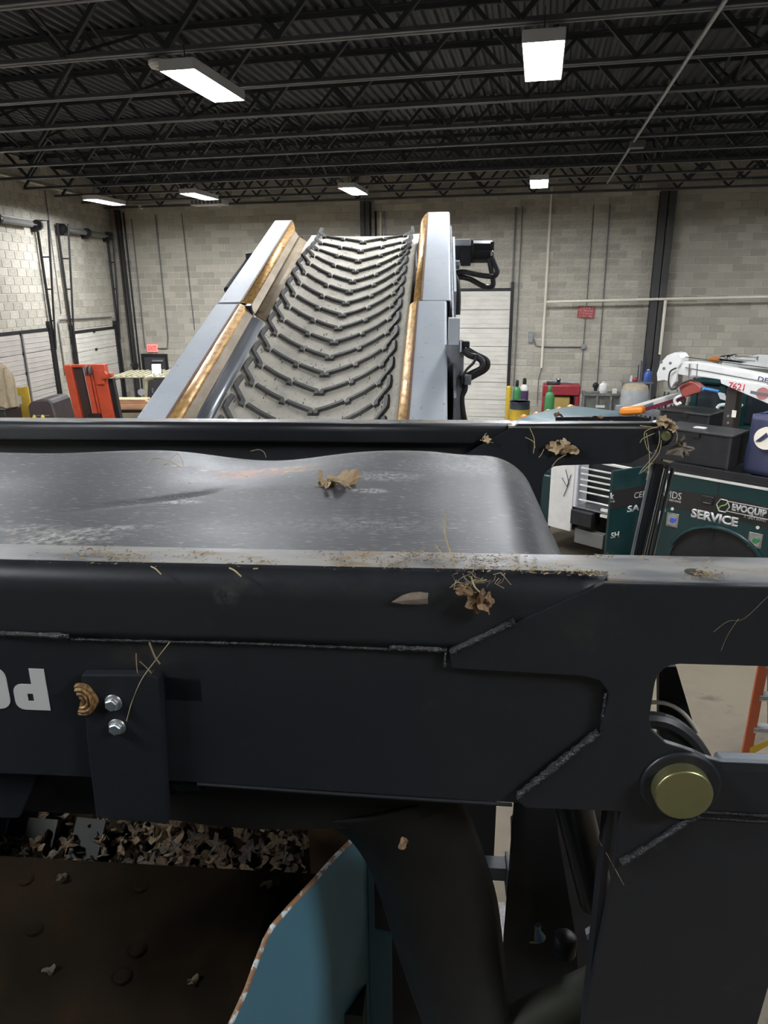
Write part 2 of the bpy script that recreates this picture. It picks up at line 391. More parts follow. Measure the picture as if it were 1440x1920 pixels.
# steel columns
def column(x0, x1, label, fr=W, y=YB, dp=.3):
    c = MB(); c.box(x0, x1, y-dp, y-dp+.025, 0, ZC); c.box(x0, x1, y-.025, y-.012, 0, ZC); m = (x0+x1)/2; c.box(m-.012, m+.012, y-dp, y-.015, 0, ZC)
    tag(c.build('steel_column', X['column'], smooth=0), label, 'column')
column(3.03, 3.44, 'dark steel column on the block wall right of the red sign')
column(-5.25, -4.97, 'dark steel column on the back wall above the conveyor head')
column(-13.24, -13.09, 'dark steel column in the far left corner of the room', dp=.15)
# pipes and conduits on the walls
def pipe(name, pts, r, m, label, cat='pipe', parent=None, clips=True):
    mb = MB().tube(pts, r, 8)
    o = mb.build(name, m, parent)
    if parent is None: tag(o, label, cat)
    return o
yp = YB-.05
pipe('pipe', [(.17,yp,6.9),(.17,yp,1.95)], .035, X['pipew'], 'cream vertical pipe from the roof, right of the back roller door')
pipe('pipe', [(.2,YB-.335,3.84),(3.2,YB-.335,3.90),(8.5,YB-.335,3.99)], .035, X['pipew'], 'cream horizontal pipe running along the right back wall over the column')
pipe('pipe', [(3.42,YB-.335,3.865),(3.42,YB-.335,2.4)], .04, X['pipew'], 'short cream drop pipe just right of the big column')
pipe('conduit', [(.17,yp,1.95),(.1,yp,1.6),(.1,yp,.9)], .012, X['conduit'], 'thin grey conduit below the cream vertical pipe', 'conduit')
pipe('conduit', [(-.78,yp,6.4),(-.8,yp,.6)], .03, X['conduit'], 'grey conduit along the right jamb of the back roller door', 'conduit')
pipe('conduit', [(-.6,yp,6.4),(-.62,yp,1.4)], .018, X['conduit'], 'thin dark conduit right beside the roller door conduit', 'conduit')
pipe('conduit', [(1.33,yp,6.4),(1.33,yp,1.2)], .014, X['conduit'], 'thin grey conduit running behind the red sign', 'conduit')
pipe('conduit', [(1.76,yp,6.4),(1.8,yp,1.18)], .016, X['conduit'], 'thin grey conduit between the red sign and the column', 'conduit')
pipe('conduit', smoothpath([(-.13,yp,2.85),(-.05,yp,2.66),(.1,yp,2.57),(1.3,yp,2.57)], 3), .014, X['conduit'], 'bent conduit from the switch box to the junction box', 'conduit')
tag(MB().box(-.26,-.12,YB-.09,YB,2.68,3.0).build('switch_box', X['steel'], bevel=.008), 'small grey switch box on the wall right of the roller door', 'switch')
tag(MB().box(1.27,1.41,YB-.09,YB,2.5,2.64).build('junction_box', X['steel'], bevel=.008), 'small grey junction box where the bent conduit ends', 'box')
pipe('conduit', [(-4.69,yp,6.4),(-4.69,yp,3)], .03, X['pipew'], 'pale conduit left of a pair beside the middle column', 'conduit')
pipe('conduit', [(-4.59,yp,6.4),(-4.59,yp,3)], .03, X['steel'], 'steel conduit right of a pair beside the middle column', 'conduit')
pipe('conduit', [(-4.84,yp,6.4),(-4.84,yp,3)], .03, X['black'], 'black conduit hugging the middle column', 'conduit')
pipe('conduit', [(-11.89,yp,6.5),(-11.87,yp,2.75),(-11.93,yp,2.42),(-12.4,yp,2.42)], .02, X['conduit'], 'conduit coming down to the exit sign from the right', 'conduit')
pipe('conduit', [(-12.72,yp,6.4),(-12.73,yp,2.42)], .02, X['conduit'], 'thin conduit coming down to the exit sign from above left', 'conduit')
pipe('conduit', [(-12.98,YB-.05,6.6),(-12.99,YB-.05,.6)], .028, X['black'], 'black downpipe next to the corner column', 'conduit')
pipe('conduit', [(-11.0,yp,6.5),(-10.9,yp,3.0)], .015, X['conduit'], 'thin conduit on the back wall above the left conveyor plate', 'conduit')
lwp = lambda s, y, z: tuple(LWF @ Vector((s, y, z)))
pipe('pipe', [lwp(10,.06,6.9), lwp(.9,.06,6.88)], .03, X['pipew'], 'cream pipe running high along the left wall')
pipe('conduit', [lwp(4.25,.05,2.0), lwp(4.25,.05,3.4), lwp(4.15,.05,3.5), lwp(.9,.05,3.45)], .02, X['conduit'], 'conduit along the left wall over the second roller door', 'conduit')
pipe('conduit', [lwp(3.92,.03,6.8), lwp(3.98,.03,3.65)], .014, X['conduit'], 'thin cable run between the two lifting tracks', 'conduit')
# high lift tracks and spring shafts above the left doors
def lifttrack(s, label, out=.42):
    t = thing('lifting_track', label, 'door track', LWF @ T(s, .02, 2.6))
    MB().tube([(s,.105,6.0),(s,.105,.2)], .035, 6).build('wall_rail', X['black'], t, LWF)
    MB().tube([(s,.105,5.98),(s,out,5.98),(s,.13,2.75)], .028, 6).build('front_rail', X['black'], t, LWF)
    for z in (5.1, 4.3, 3.5):
        y = .13+(out-.13)*(z-2.75)/3.23
        MB().tube([(s,.105,z),(s,y,z)], .02, 6).build('rung', X['black'], t, LWF)
lifttrack(4.72, 'black lifting track of the left door, right end of the first spring shaft')
lifttrack(3.68, 'black lifting track left of the second door')
lifttrack(.62, 'pale steel lifting track right of the second door by the corner', .3)
def springshaft(s0, s1, label):
    t = thing('spring_shaft', label, 'door spring', LWF @ T((s0+s1)/2, .2, 5.8))
    MB().tube([(s0,.2,5.86),(s1,.2,5.86)], .02, 8).build('shaft', X['steel'], t, LWF)
    for a, b in ((s0+.3, (s0+s1)/2-.15), ((s0+s1)/2+.15, s1-.15)):
        MB().tube([(a,.2,5.86),(b,.2,5.86)], .075, 10).build('spring', X['conduit'], t, LWF)
    for q in (s0, s1, (s0+s1)/2):
        MB().tube([(q-.04,.2,5.86),(q+.04,.2,5.86)], .13, 14).build('drum', X['black'], t, LWF)
        MB().box(q-.03,q+.03,0,.2,5.7,5.95).build('bracket', X['black'], t, LWF)
springshaft(4.86, 8.4, 'dark spring shaft high on the left wall at the picture edge')
springshaft(.74, 3.57, 'dark spring shaft above the second roller door near the corner')
# signs and small ceiling fittings
ex = thing('exit_sign', 'lit red exit sign on the wall above the dark door', 'sign', T(-12.46, YB-.05, 2.3))
MB().box(-12.65,-12.27,YB-.07,YB-.01,2.3,2.55).build('case', mat('exit_case', (.75,.35,.33), .5, emit=(1,.22,.18), estr=.55), ex, bevel=.01)
text('EXIT', ex, frame((-12.46,YB-.072,2.425),(1,0,0),(0,0,1)), .15, mat('exit_red', (.7,.03,.03), .5, emit=(1,.05,.04), estr=1.0), bold=.02, width=.3)
sg = thing('no_smoking_sign', 'red notice plate on the block wall beneath the cream pipe', 'sign', T(1.33, YB-.07, 3.4))
sf = frame((1.33,YB-.075,3.55),(.9975,0,-.07),(.07,0,.9975))
MB().box(-.23,.23,-.16,.16,-.006,0).build('plate', mat('sign_red', (.36,.045,.05), .5), sg, sf)
sgm = mat('sign_letter', (.62,.42,.40), .6)
for k, (tx, hh, ww) in enumerate((('POSITIVELY', .055, .38), ('NO SMOKING', .062, .40), ('IN THIS BUILDING', .048, .38), ('AT ANY TIME', .05, .38))):
    text(tx, sg, sf @ Matrix.Translation((0, .112-.074*k, .001)), hh, sgm, bold=.01, width=ww)
p = on(301, 122, 2, 6.60); sd = thing('smoke_detector', 'round white detector under the roof left of the near lamp', 'detector', T(p.x, p.y, 6.58))
MB().lathe([(.11,0),(.13,.03),(.13,.06),(.05,.09)], (p.x,p.y,6.57), 16).build('body', X['white'], sd)
MB().lathe([(.05,0),(.05,.02)], (p.x,p.y,6.56), 12).build('sensor', X['lampcase'], sd)
p = on(264, 386, 1, 21.6); sc_ = thing('security_camera', 'small white security camera at the top of the back wall', 'camera', T(p.x, p.y, p.z-.1))
MB().lathe([(.03,-.1),(.08,-.05),(.09,.02)], (p.x,p.y,p.z), 12).build('dome', X['white'], sc_)
MB().box(p.x-.04,p.x+.04,p.y,YB,p.z,p.z+.05).build('arm', X['white'], sc_)
pipe('conduit', [(p.x-1.0,21.7,p.z+.05),(p.x+4,21.7,p.z+.1)], .012, X['pipew'], 'thin pale cable run beside the security camera', 'conduit')
a = on(375, 380, 1, 19.5); hv = thing('heater_vent', 'pale louvred heater hanging under the roof left of the conveyor', 'heater', T(a.x, 19.5, a.z-.1))
MB().box(a.x-.2,a.x+.75,19.3,19.7,a.z-.08,a.z+.06).build('case', X['lampcase'], hv, bevel=.01)
for k in range(8): MB().box(a.x-.17+k*.115,a.x-.1+k*.115,19.28,19.3,a.z-.06,a.z+.04).build('louvre', X['conduit'], hv)
MB().tube([(a.x+.55,19.5,a.z-.12),(a.x+.55,19.5,a.z-.05)], .06, 10).build('sensor', X['white'], hv)
MB().tube([(a.x+.3,19.5,a.z),(a.x+.3,19.5,ZC+.1)], .02, 6).build('hanger', X['joist'], hv)
p = on(1330, 28, 2, 6.74)
pipe('conduit', [(p.x,p.y-1,6.64),(p.x,19.5,6.64)], .022, X['steel'], 'pale conduit running away under the roof joists on the right', 'conduit')
p = on(1195, 272, 2, 6.6); bx = MB().box(p.x-.12,p.x+.12,p.y-.1,p.y+.1,6.55,6.67).build('junction_box', X['conduit'], bevel=.01); tag(bx, 'small square box under the roof on the pale conduit', 'box')
# ---------------------------------------------------------------- folded side conveyor in the foreground
def MP(px, py, y): return on(px, py, 1, y, M)
def pz(pts, y): return [(MP(a, b, y).x, MP(a, b, y).z) for a, b in pts]
fc = thing('folding_conveyor', 'dark grey folded conveyor across the foreground with a smooth black belt', 'conveyor', M @ T(.35, 1.4, 0))
P = lambda mb, name, m, **k: mb.build(name, m, fc, M, **k)
# web plate with the square hole (a slit joins hole and outline)
hole = pz([(308, 1270), (376, 1272), (379, 1315), (311, 1312)], .905)
web = [(-1.35, 3.768), (-1.35, 3.516)] + pz([(300, 1462), (966, 1505)], .905) + [(.235, 3.509), (.29, 3.64), (.29, 3.768)]
ix = (hole[0][0], 3.768)
web += [ix] + [hole[0], hole[3], hole[2], hole[1], hole[0]] + [(ix[0]-1e-4, 3.768)]
P(MB().prism(web, .905, .917), 'side_plate', X['charcoal'], smooth=0)
P(MB().box(hole[0][0]-.04, hole[2][0]+.04, .940, .946, 3.63, 3.74), 'hole_shade_sheet', mat('hole_shade_black', (.003,.003,.003), .8, spec=.1))  # near-black sheet painted as the shade inside the square hole
# rolled channel above the web: profile (y, z)
pr = [(.903, 3.764), (.900, 3.775), (.900, 3.779), (.900, 3.836), (.900, 3.839)]
for k in range(1, 8):
    a = k/8*pi/2; pr.append((.930-.030*cos(a), 3.842+.030*sin(a)))
pr += [(.932, 3.8725), (.936, 3.8725), (.984, 3.8725), (.988, 3.8725), (.992, 3.866), (.992, 3.845)]
ch = MB(); n = len(pr)
NX = 40
xs = [-1.35+(.235+1.35)*i/NX for i in range(NX+1)]
ch.add([(x, y, z) for x in xs for y, z in pr], [(i*n+j, i*n+j+1, (i+1)*n+j+1, (i+1)*n+j) for i in range(NX) for j in range(n-1)])
P(ch, 'channel', X['charcoal'], solid=.005, smooth=60)
# top bar and hinge plate on the right
gus = pz([(842, 1222), (1135, 1094)], .893) + [(.235, 3.872), (1.1, 3.872), (1.1, 3.757), (.335, 3.755)]
for k in range(1, 5):
    a = k/4*pi/2; gus.append((.335-.03*sin(a), 3.725+.03*cos(a)))
gus += [(.303, 3.668), (.308, 3.648), (.33, 3.628), (.352, 3.621), (.372, 3.614), (.39, 3.605), (.41, 3.600), (1.1, 3.600), (1.1, 3.30)]
gus += pz([(1447, 1830), (1421, 1920), (1400, 2000)], .893) + [(.43, 2.2), (.43, 0.0), (.20, 0.0), (.235, 2.2)]
gus += pz([(1092, 1920), (1150, 1640), (1163, 1522)], .893) + pz([(985, 1515), (968, 1500), (1127, 1374), (1142, 1300), (1124, 1276), (1092, 1268), (848, 1254)], .893)
P(MB().prism(gus, .893, .904), 'hinge_plate', X['charcoal'], bevel=.0015, smooth=0)
P(MB().box(.232, 1.1, .907, 1.003, 3.864, 3.8725), 'top_bar', X['railtop'], bevel=.002)
P(MB().box(-1.35, .236, .928, .990, 3.8736, 3.8752), 'dust_layer', X['railtop'])
P(MB().box(.407, 1.1, .893, .918, 3.580, 3.603), 'lower_bar', X['hyd'], bevel=.006)
P(MB().box(.262, .272, .904, .935, 0, 3.50), 'post_flange', X['charcoal'])
P(MB().box(.415, .425, .904, .935, 0, 2.9), 'post_flange', X['charcoal'])
def weld(pts, y, r=.0045, name='weld_bead'):
    Q = [Vector((a, y, b)) for a, b in pz(pts, y)]; path = []; 
    for i in range(len(Q)-1):
        m = max(3, int((Q[i+1]-Q[i]).length/.006))
        for k in range(m): path.append(Q[i].lerp(Q[i+1], k/m))
    path.append(Q[-1]); rng = random.Random(len(path))
    P(MB().tube(path, [r*(.75+.5*rng.random()) for _ in path], 6), name, X['weld'], smooth=60)
weld([(0, 1186), (130, 1192)], .900, .005)
weld([(135, 1198), (480, 1206), (730, 1217)], .902, .003)
weld([(730, 1214), (838, 1219)], .900, .0045)
weld([(846, 1222), (900, 1196), (965, 1165)], .895, .0055)
weld([(836, 1222), (834, 1250)], .898, .003)
weld([(974, 1490), (1030, 1446), (1085, 1402), (1124, 1372)], .897, .0055)
weld([(1136, 1300), (1130, 1350)], .897, .003)
weld([(1166, 1618), (1230, 1578), (1308, 1526)], .890, .0055)
weld([(1312, 1522), (1440, 1530)], .891, .002)
weld([(1300, 1533), (1440, 1541)], .891, .0015)
P(MB().tube([Vector((a, .904, b)) for a, b in pz([(370, 1470), (640, 1489), (960, 1509)], .904)], .0028, 6), 'edge_bead', X['charcoal'])
# pin and boss
pc = MP(1275, 1472, .893)
P(MB().cyl((pc.x, .893, pc.z), (pc.x, .888, pc.z), .058, .055, 40), 'pin_boss', X['charcoal'], bevel=.002)
P(MB().cyl((pc.x-.002, .907, pc.z+.001), (pc.x-.002, .868, pc.z+.001), .0405, None, 48), 'pin', X['gold'], bevel=.002, label='yellow zinc hinge pin')
# bracket with its two bolts and the rusted plug
br = pz([(152, 1266), (283, 1266), (297, 1272), (299, 1290), (314, 1546), (180, 1534), (166, 1420)], .888)
P(MB().prism(br, .888, .905), 'bracket_plate', X['charcoal'], bevel=.002, smooth=0)
for px, py in ((213, 1317), (220, 1362)):
    b = MP(px, py, .888)
    bo = P(MB().lathe([(.0125, 0), (.0135, .001), (.0125, .0028), (.011, .0035)], n=28), 'bolt', X['zinc'])
    hx = MB(); hx.lathe([(.0098, .003), (.0098, .0095), (.0085, .0112)], n=6); hx.build('bolt_head', X['zinc'], bo, M, smooth=20, bevel=.0004)
    for o in (bo, bo.children[0]):
        o.data.transform(WM[fc].inverted() @ M @ Matrix.Translation((b.x, .888, b.z)) @ Matrix.Rotation(radians(90), 4, 'X') @ Matrix.Rotation(.35, 4, 'Z') @ M.inverted() @ WM[fc])
pg = MP(165, 1310, .888)
plug = MB()
prof = [(.0, .006), (.004, .008), (.008, .0065), (.010, .009), (.013, .006), (.016, .009), (.019, .006), (.0215, .007), (.023, .0)]
rows = []
for i, (r, z) in enumerate(prof):
    for k in range(25):
        a = -pi*.62+k/24*pi*1.24
        rows.append((pg.x-.008+r*cos(a)*(1+.06*sin(5*a+i)), .888-z, pg.z+r*1.15*sin(a)))
plug.add(rows, [(i*25+k, i*25+k+1, (i+1)*25+k+1, (i+1)*25+k) for i in range(len(prof)-1) for k in range(24)])
P(plug, 'rusted_plug', mat('rust_rings', (.10,.055,.022), .6, col2=(.36,.20,.06), scale=160, stretch=(1,1,.5), lo=.45, hi=.62), label='brown ringed rusted plug', smooth=60)
# upside-down lettering at the picture edge
lp = MP(95, 1332, .9045)
def block_letter(x0, outer, inner):
    o = [(lp.x-x0-x, lp.z+.0715-y) for x, y in outer]; i = [(lp.x-x0-x, lp.z+.0715-y) for x, y in inner]
    k = o[:1]+i+i[:1]+o
    P(MB().prism(k[:1]+i+[i[0]]+o, .9040, .9052), 'lettering', X['letter'], smooth=0)
rr = lambda x0, x1, y0, y1, r: [(x, y) for cx, cy, a0 in ((x0+r, y0+r, pi), (x1-r, y0+r, 1.5*pi), (x1-r, y1-r, 0), (x0+r, y1-r, .5*pi)) for x, y in [(cx+r*cos(a0+t*pi/8), cy+r*sin(a0+t*pi/8)) for t in range(5)]]
block_letter(0, [(0, 0), (.0235, 0), (.0235, .027)]+[(.040+.014*cos(-pi/2+t*pi/8), .041+.014*sin(-pi/2+t*pi/8)) for t in range(5)]+[(.040+.014*cos(t*pi/8), .0575+.014*sin(t*pi/8)) for t in range(5)]+[(0, .0715)], [(.0235, .043), (.0235, .056), (.033, .056), (.033, .043)])
block_letter(.062, rr(0, .058, 0, .0715, .017), list(reversed(rr(.0225, .0355, .017, .0545, .006))))
# rubber skirts below the web
P(MB().prism([(-1.35, 3.60), (-1.35, 3.405), (-.46, 3.400), (-.395, 3.392), (-.30, 3.386), (-.20, 3.393), (-.08, 3.40), (.02, 3.44), (.04, 3.60)], .955, .967), 'rubber_skirt', X['rubber'], smooth=0)
P(MB().prism([(-1.35, 3.53), (-.66, 3.53), (-.635, 3.52), (-.70, 3.40), (-1.35, 3.36)], .94, .95), 'skirt_clamp', X['charcoal'], smooth=0)
P(MB().prism(pz([(310, 1452), (375, 1470), (382, 1478), (335, 1480)], .93), .925, .935), 'clamp_end', X['charcoal'], smooth=0)
# the sagging rubber flap: a bulging sheet between two measured edges
le = [MP(a, b, y) for a, b, y in ((560, 1530, .985), (640, 1556, 1.0), (690, 1615, 1.02), (722, 1700, 1.03), (750, 1790, 1.03), (800, 1930, 1.0), (850, 2050, .95))]
re_ = [MP(a, b, y) for a, b, y in ((855, 1470, .985), (880, 1530, 1.0), (905, 1600, 1.02), (928, 1680, 1.03), (940, 1770, 1.03), (948, 1860, 1.0), (955, 2000, .95))]
le, re_ = smoothpath(le, 4), smoothpath(re_, 4)
def flap(u, v):
    i = v*(len(le)-1); k = min(int(i), len(le)-2); f = i-k
    a, b = le[k].lerp(le[k+1], f), re_[k].lerp(re_[k+1], f)
    p = a.lerp(b, u); p = p.copy(); p.y -= .09*sin(pi*u)**.8*(.4+.6*v); return p
P(MB().grid(flap, 20, 24), 'rubber_flap', X['rubber'], solid=.008, smooth=80)
# belt: flat run, then around the tail drum
DXC, DZC, DR = .112, 3.712, .132
def beltpt(u, v):
    y = 1.0+.755*v; s = u*2.25
    far = max(0, (v-.25)/.75)
    if s < 1.72:
        x = -1.6+s; z = DZC+DR
        z -= .020*exp(-((x+.43)/.17)**2)*far**1.5 + .006*exp(-((x+.95)/.25)**2)*far
        z += .012*exp(-((x+.12)/.2)**2)*far + .010*exp(-((x+.75)/.2)**2)*far
        cr = (y-1.30)-.62*(x+.62)                                     # the diagonal crease
        z -= .011*exp(-(cr/.010)**2)*max(0, 1-abs(x+.53)/.2)
        z += .010*exp(-((y-1.42)/.06)**2)*exp(-((x+.40)/.09)**2)
        z += .0015*noise.noise((x*6, y*6, 0))
        if x > DXC-.12: z = DZC+DR+(z-DZC-DR)*max(0, (DXC-x)/.12)
    else:
        a = (s-1.72)/DR
        if a < pi: x = DXC+DR*sin(a)*(1-.0); z = DZC+DR*cos(a)
        else: x = DXC-(a-pi)*DR; z = DZC-DR
        if x > DXC: y = 1.0+.755*v
    yy = y
    return (x, yy, z)
P(MB().grid(beltpt, 150, 40), 'belt', X['belt'], solid=.007, smooth=60)
P(MB().cyl((DXC, 1.02, DZC), (DXC, 1.74, DZC), DR-.012, None, 32), 'tail_drum', X['steel'])
P(MB().cyl((DXC, .92, DZC), (DXC, 2.08, DZC), .025, None, 16), 'drum_shaft', X['steel'])
# far rail
pr2 = [(2.045, 3.818), (2.035, 3.822), (2.035, 3.825), (2.035, 3.849), (2.035, 3.852)]
for k in range(1, 6):
    a = k/6*pi/2; pr2.append((2.053-.018*cos(a), 3.854+.018*sin(a)))
pr2 += [(2.055, 3.872), (2.105, 3.872), (2.105, 3.60)]
c2 = MB(); n2 = len(pr2)
c2.add([(x, y, z) for x in (-1.75, .20) for y, z in pr2], [(j, j+1, n2+j+1, n2+j) for j in range(n2-1)])
P(c2, 'far_channel', X['charcoal'], solid=.005, smooth=60)
P(MB().box(-1.75, .3, 2.06, 2.10, 3.55, 3.815), 'far_web', X['black'])
fpn = MP(1249, 818, 2.008); FX, FZ = fpn.x, fpn.z
g2 = pz([(858, 862), (900, 836), (972, 795)], 2.03)+[(FX-.008, FZ+.033)]
for k in range(0, 7):
    a = pi/2-k/6*pi*.98; g2.append((FX-.005+.034*cos(a), FZ-.001+.034*sin(a)))
g2 += [(.55, 3.765), (.36, 3.757)]
for k in range(1, 5):
    a = k/4*pi/2; g2.append((.355-.05*sin(a), 3.712+.045*cos(a)))
g2 += [(.30, 3.40), (-.02, 3.40), (-.02, 3.79)]
P(MB().prism(g2, 2.03, 2.046), 'far_hinge_plate', X['charcoal'], bevel=.0015, smooth=0)
P(MB().prism([(.20, 3.872), (.62, 3.872), (.62, 3.866), (.20, 3.866)], 2.03, 2.115), 'far_top_bar', X['railtop'], smooth=0)
P(MB().box(-1.75, .21, 2.052, 2.106, 3.8735, 3.8748), 'dust_layer', X['railtop'])
P(MB().prism([(.36, 3.868), (.60, 3.872), (.64, 3.866), (.64, 3.845), (.36, 3.845)], 2.20, 2.215), 'far_hinge_plate', X['charcoal'], smooth=0)
P(MB().cyl((FX, 2.14, FZ), (FX, 2.008, FZ), .0135, None, 24), 'far_pin', X['gold'], bevel=.001, label='small yellow zinc pin end')
P(MB().cyl((FX, 2.03, FZ), (FX, 2.02, FZ), .024, None, 24), 'pin_boss', X['charcoal'])
# ram below the far pin
ra, rb = MP(1246, 836, 2.075), MP(1165, 1210, 2.075)
dr = (rb-ra).normalized()
cy = MB().tube([ra+dr*.05, rb], .026, 20); cyo = P(cy, 'lift_ram', mat('ram_barrel', (.12,.12,.13), .14, .9))
MB().tube([ra+Vector((-.033, -.012, -.05)), rb+Vector((-.033, -.012, 0))], .005, 8).build('ram_pipe', X['steel'], cyo, M)
MB().tube([ra+Vector((.024, -.022, -.06)), rb+Vector((.024, -.022, 0))], .006, 8).build('ram_pipe', X['chrome'], cyo, M)
MB().tube([ra+Vector((.0, -.030, -.06)), rb+Vector((.0, -.030, 0))], .005, 8).build('ram_pipe', X['chrome'], cyo, M)
MB().cyl((FX, 2.05, FZ), (FX, 2.10, FZ), .03, None, 20).build('ram_eye', X['hyd'], cyo, M)
MB().tube([rb, Vector((rb.x-.05, rb.y, 0))], .05, 12).build('ram_post', X['black'], cyo, M)
# dark works between the posts
P(MB().prism(pz([(966, 1500), (1040, 1500), (1046, 1560), (1080, 1760), (1090, 1925), (962, 1925)], 1.25)+[(.30, 0), (.12, 0)], 1.25, 1.27), 'support_leg', X['black'], smooth=0)
P(MB().prism(pz([(958, 1540), (1000, 1500), (1180, 1500), (1180, 1925), (966, 1925)], 1.85), 1.85, 1.87), 'back_plate', X['black'], smooth=0)
a, b = MP(1068, 1480, 1.15), MP(1120, 1690, 1.15)
P(MB().tube([a, b], .036, 20), 'inner_ram', mat('ram_dull', (.03,.029,.026), .3, .2))
P(MB().tube([b, b+(b-a)*.5], .02, 14), 'inner_rod', X['black'])
a, b = MP(1150, 1845, 1.05), MP(880, 1985, .95)
P(MB().tube(smoothpath([a, a.lerp(b, .4)+Vector((0,0,.005)), b], 5), .045, 18), 'cross_tube', mat('olive_tube', (.022,.023,.014), .6))
a = MP(1008, 1745, 1.2)
P(MB().tube([a+Vector((0,0,.016)), a, a+Vector((.006,0,-.02))], [.007,.006,.013], 10), 'hose_fitting', mat('blue_fitting', (.16,.24,.33), .35, .3))
a = MP(1060, 1756, 1.15); P(MB().lathe([(.004,.006),(.018,.003),(.024,-.004),(.024,-.04)], (a.x,a.y,a.z), 18), 'filter_cap', X['black'], smooth=60)
a = MP(1108, 1745, .98); P(MB().cyl((a.x, a.y, a.z), (a.x, a.y-.012, a.z), .011, None, 6), 'bolt', X['hyd'])
a = MP(1000, 1765, 1.2); P(MB().tube([a+Vector((-.008,0,0)), a+Vector((.012,0,.001))], .004, 8), 'brass_fitting', X['gold'])
# stub bracket in the gap
a = MP(935, 1630, 1.32)
P(MB().box(a.x-.05, a.x+.016, 1.30, 1.34, a.z-.014, a.z+.020), 'stub_bar', X['hyd'], bevel=.002)
P(MB().box(a.x+.016, a.x+.024, 1.29, 1.35, a.z-.05, a.z+.026), 'stub_flange', X['hyd'], bevel=.002)
# inner guard seen through the notch
P(MB().prism(pz([(1236, 1250), (1268, 1250), (1325, 1440), (1236, 1440)], 1.06), 1.06, 1.075), 'inner_guard', X['black'], smooth=0)
arc = [MP(1180, 1350, 1.0), MP(1240, 1352, 1.0), MP(1285, 1378, 1.0), MP(1320, 1425, 1.0), MP(1335, 1480, 1.0)]
P(MB().tube(smoothpath(arc, 4), .014, 10), 'bent_hose', X['black'])
arc = [MP(1200, 1318, 1.05), MP(1245, 1318, 1.05), MP(1280, 1336, 1.05), MP(1308, 1372, 1.05)]
P(MB().tube(smoothpath(arc, 4), .0035, 8), 'pale_cable', X['pipew'])
# ---------------------------------------------------------------- hopper below
hp = thing('feed_hopper', 'blue and rust-brown feed hopper under the folded conveyor', 'hopper', M @ T(-.6, .9, 0))
H = lambda mb, name, m, **k: mb.build(name, m, hp, M, **k)
A_, B_ = on(688, 1560, 2, 3.13, M), on(430, 1920, 2, 3.05, M)
hd_ = (B_-A_); hd_.z = 0; hd_.normalize(); hn = Vector((hd_.y, -hd_.x, 0))
def onv(px, py):
    R3 = M.to_3x3().inverted(); v = R3 @ ray(px, py); c = M.inverted() @ CAM
    return c+v*((A_-c).dot(hn)/v.dot(hn))
edge = [onv(*p) for p in ((690, 1548), (665, 1570), (625, 1610), (590, 1650), (545, 1698), (510, 1738), (497, 1762), (480, 1805), (462, 1855), (430, 1925), (395, 2010))]
bl = MB(); m_ = len(edge)
low = [Vector((e.x, e.y, 1.2)) for e in edge]
bl.add(edge+low, [(i, i+1, m_+i+1, m_+i) for i in range(m_-1)])
H(bl, 'wing_plate', X['blue'], solid=.008, smooth=0)
H(MB().tube(edge, .0048, 8), 'chipped_rim', X['chip'], smooth=60)
f0 = onv(692, 1590); 
ep = [onv(690, 1582), onv(690, 1740)]
bx = Vector((1, 0, 0)); e0 = ep[0]
H(MB().prism([(e0.x, e0.z-.0), (e0.x+.012, e0.z-.02), (e0.x+.012, MP(700, 1738, e0.y).z), (MP(735, 1745, e0.y).x, MP(735, 1745, e0.y).z), (MP(735, 1745, e0.y).x, 1.2), (e0.x, 1.2)], e0.y-.012, e0.y-.004), 'end_flange', X['blue'], smooth=0)
H(MB().prism([(e0.x+.012, e0.z-.02), (e0.x+.045, e0.z-.03), (e0.x+.045, 3.0), (e0.x+.012, 3.0)], e0.y+.02, e0.y+.03), 'edge_angle', X['black'], smooth=0)
fl = [on(px, py, 2, 2.90, M) for px, py in ((-140, 1597), (620, 1640))]
pl_ = [fl[0], fl[1], Vector((fl[1].x-.06, .55, 2.72)), Vector((fl[0].x, .45, 2.72))]
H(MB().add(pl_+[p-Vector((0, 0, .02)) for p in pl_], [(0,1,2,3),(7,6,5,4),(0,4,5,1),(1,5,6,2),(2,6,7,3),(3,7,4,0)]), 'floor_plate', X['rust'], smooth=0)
for px, py in ((265, 1663), (512, 1663), (50, 1650), (62, 1728), (255, 1762), (225, 1805)):
    q = on(px, py, 2, 2.885, M); q.z = 2.90-.18*(fl[0].y+.03-q.y)/.9+.002
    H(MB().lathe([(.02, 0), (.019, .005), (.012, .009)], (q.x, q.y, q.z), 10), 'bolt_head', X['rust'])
ew = [on(578, 1545, 1, 1.50, M), on(668, 1545, 1, 1.50, M)]
H(MB().box(ew[0].x, ew[1].x+.02, 1.50, 1.515, 2.2, 3.35), 'end_plate', X['rustlight'])
H(MB().box(ew[1].x-.05, ew[1].x+.36, 1.53, 1.545, .4, 3.3), 'side_frame', X['black'])
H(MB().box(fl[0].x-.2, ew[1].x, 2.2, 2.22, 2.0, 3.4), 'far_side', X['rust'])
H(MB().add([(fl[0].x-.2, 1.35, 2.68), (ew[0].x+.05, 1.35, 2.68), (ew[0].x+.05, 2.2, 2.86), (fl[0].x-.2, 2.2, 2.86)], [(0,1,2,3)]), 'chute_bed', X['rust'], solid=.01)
for px in (-30, 65, 155):
    a, b = on(px+18, 1535, 2, 2.82, M), on(px, 1612, 2, 2.74, M)
    H(MB().beam(a, b, .088, .01), 'liner_strip', mat('grey_liner', (.035,.035,.032), .85, col2=(.022,.022,.02), scale=8) if px < 0 else bpy.data.materials['grey_liner'])
H(MB().box(-1.62, .05, .02, .04, 1.2, 3.35), 'near_shade_wall', X['blue'])  # unseen hopper wall, added to keep lamp light off the inside
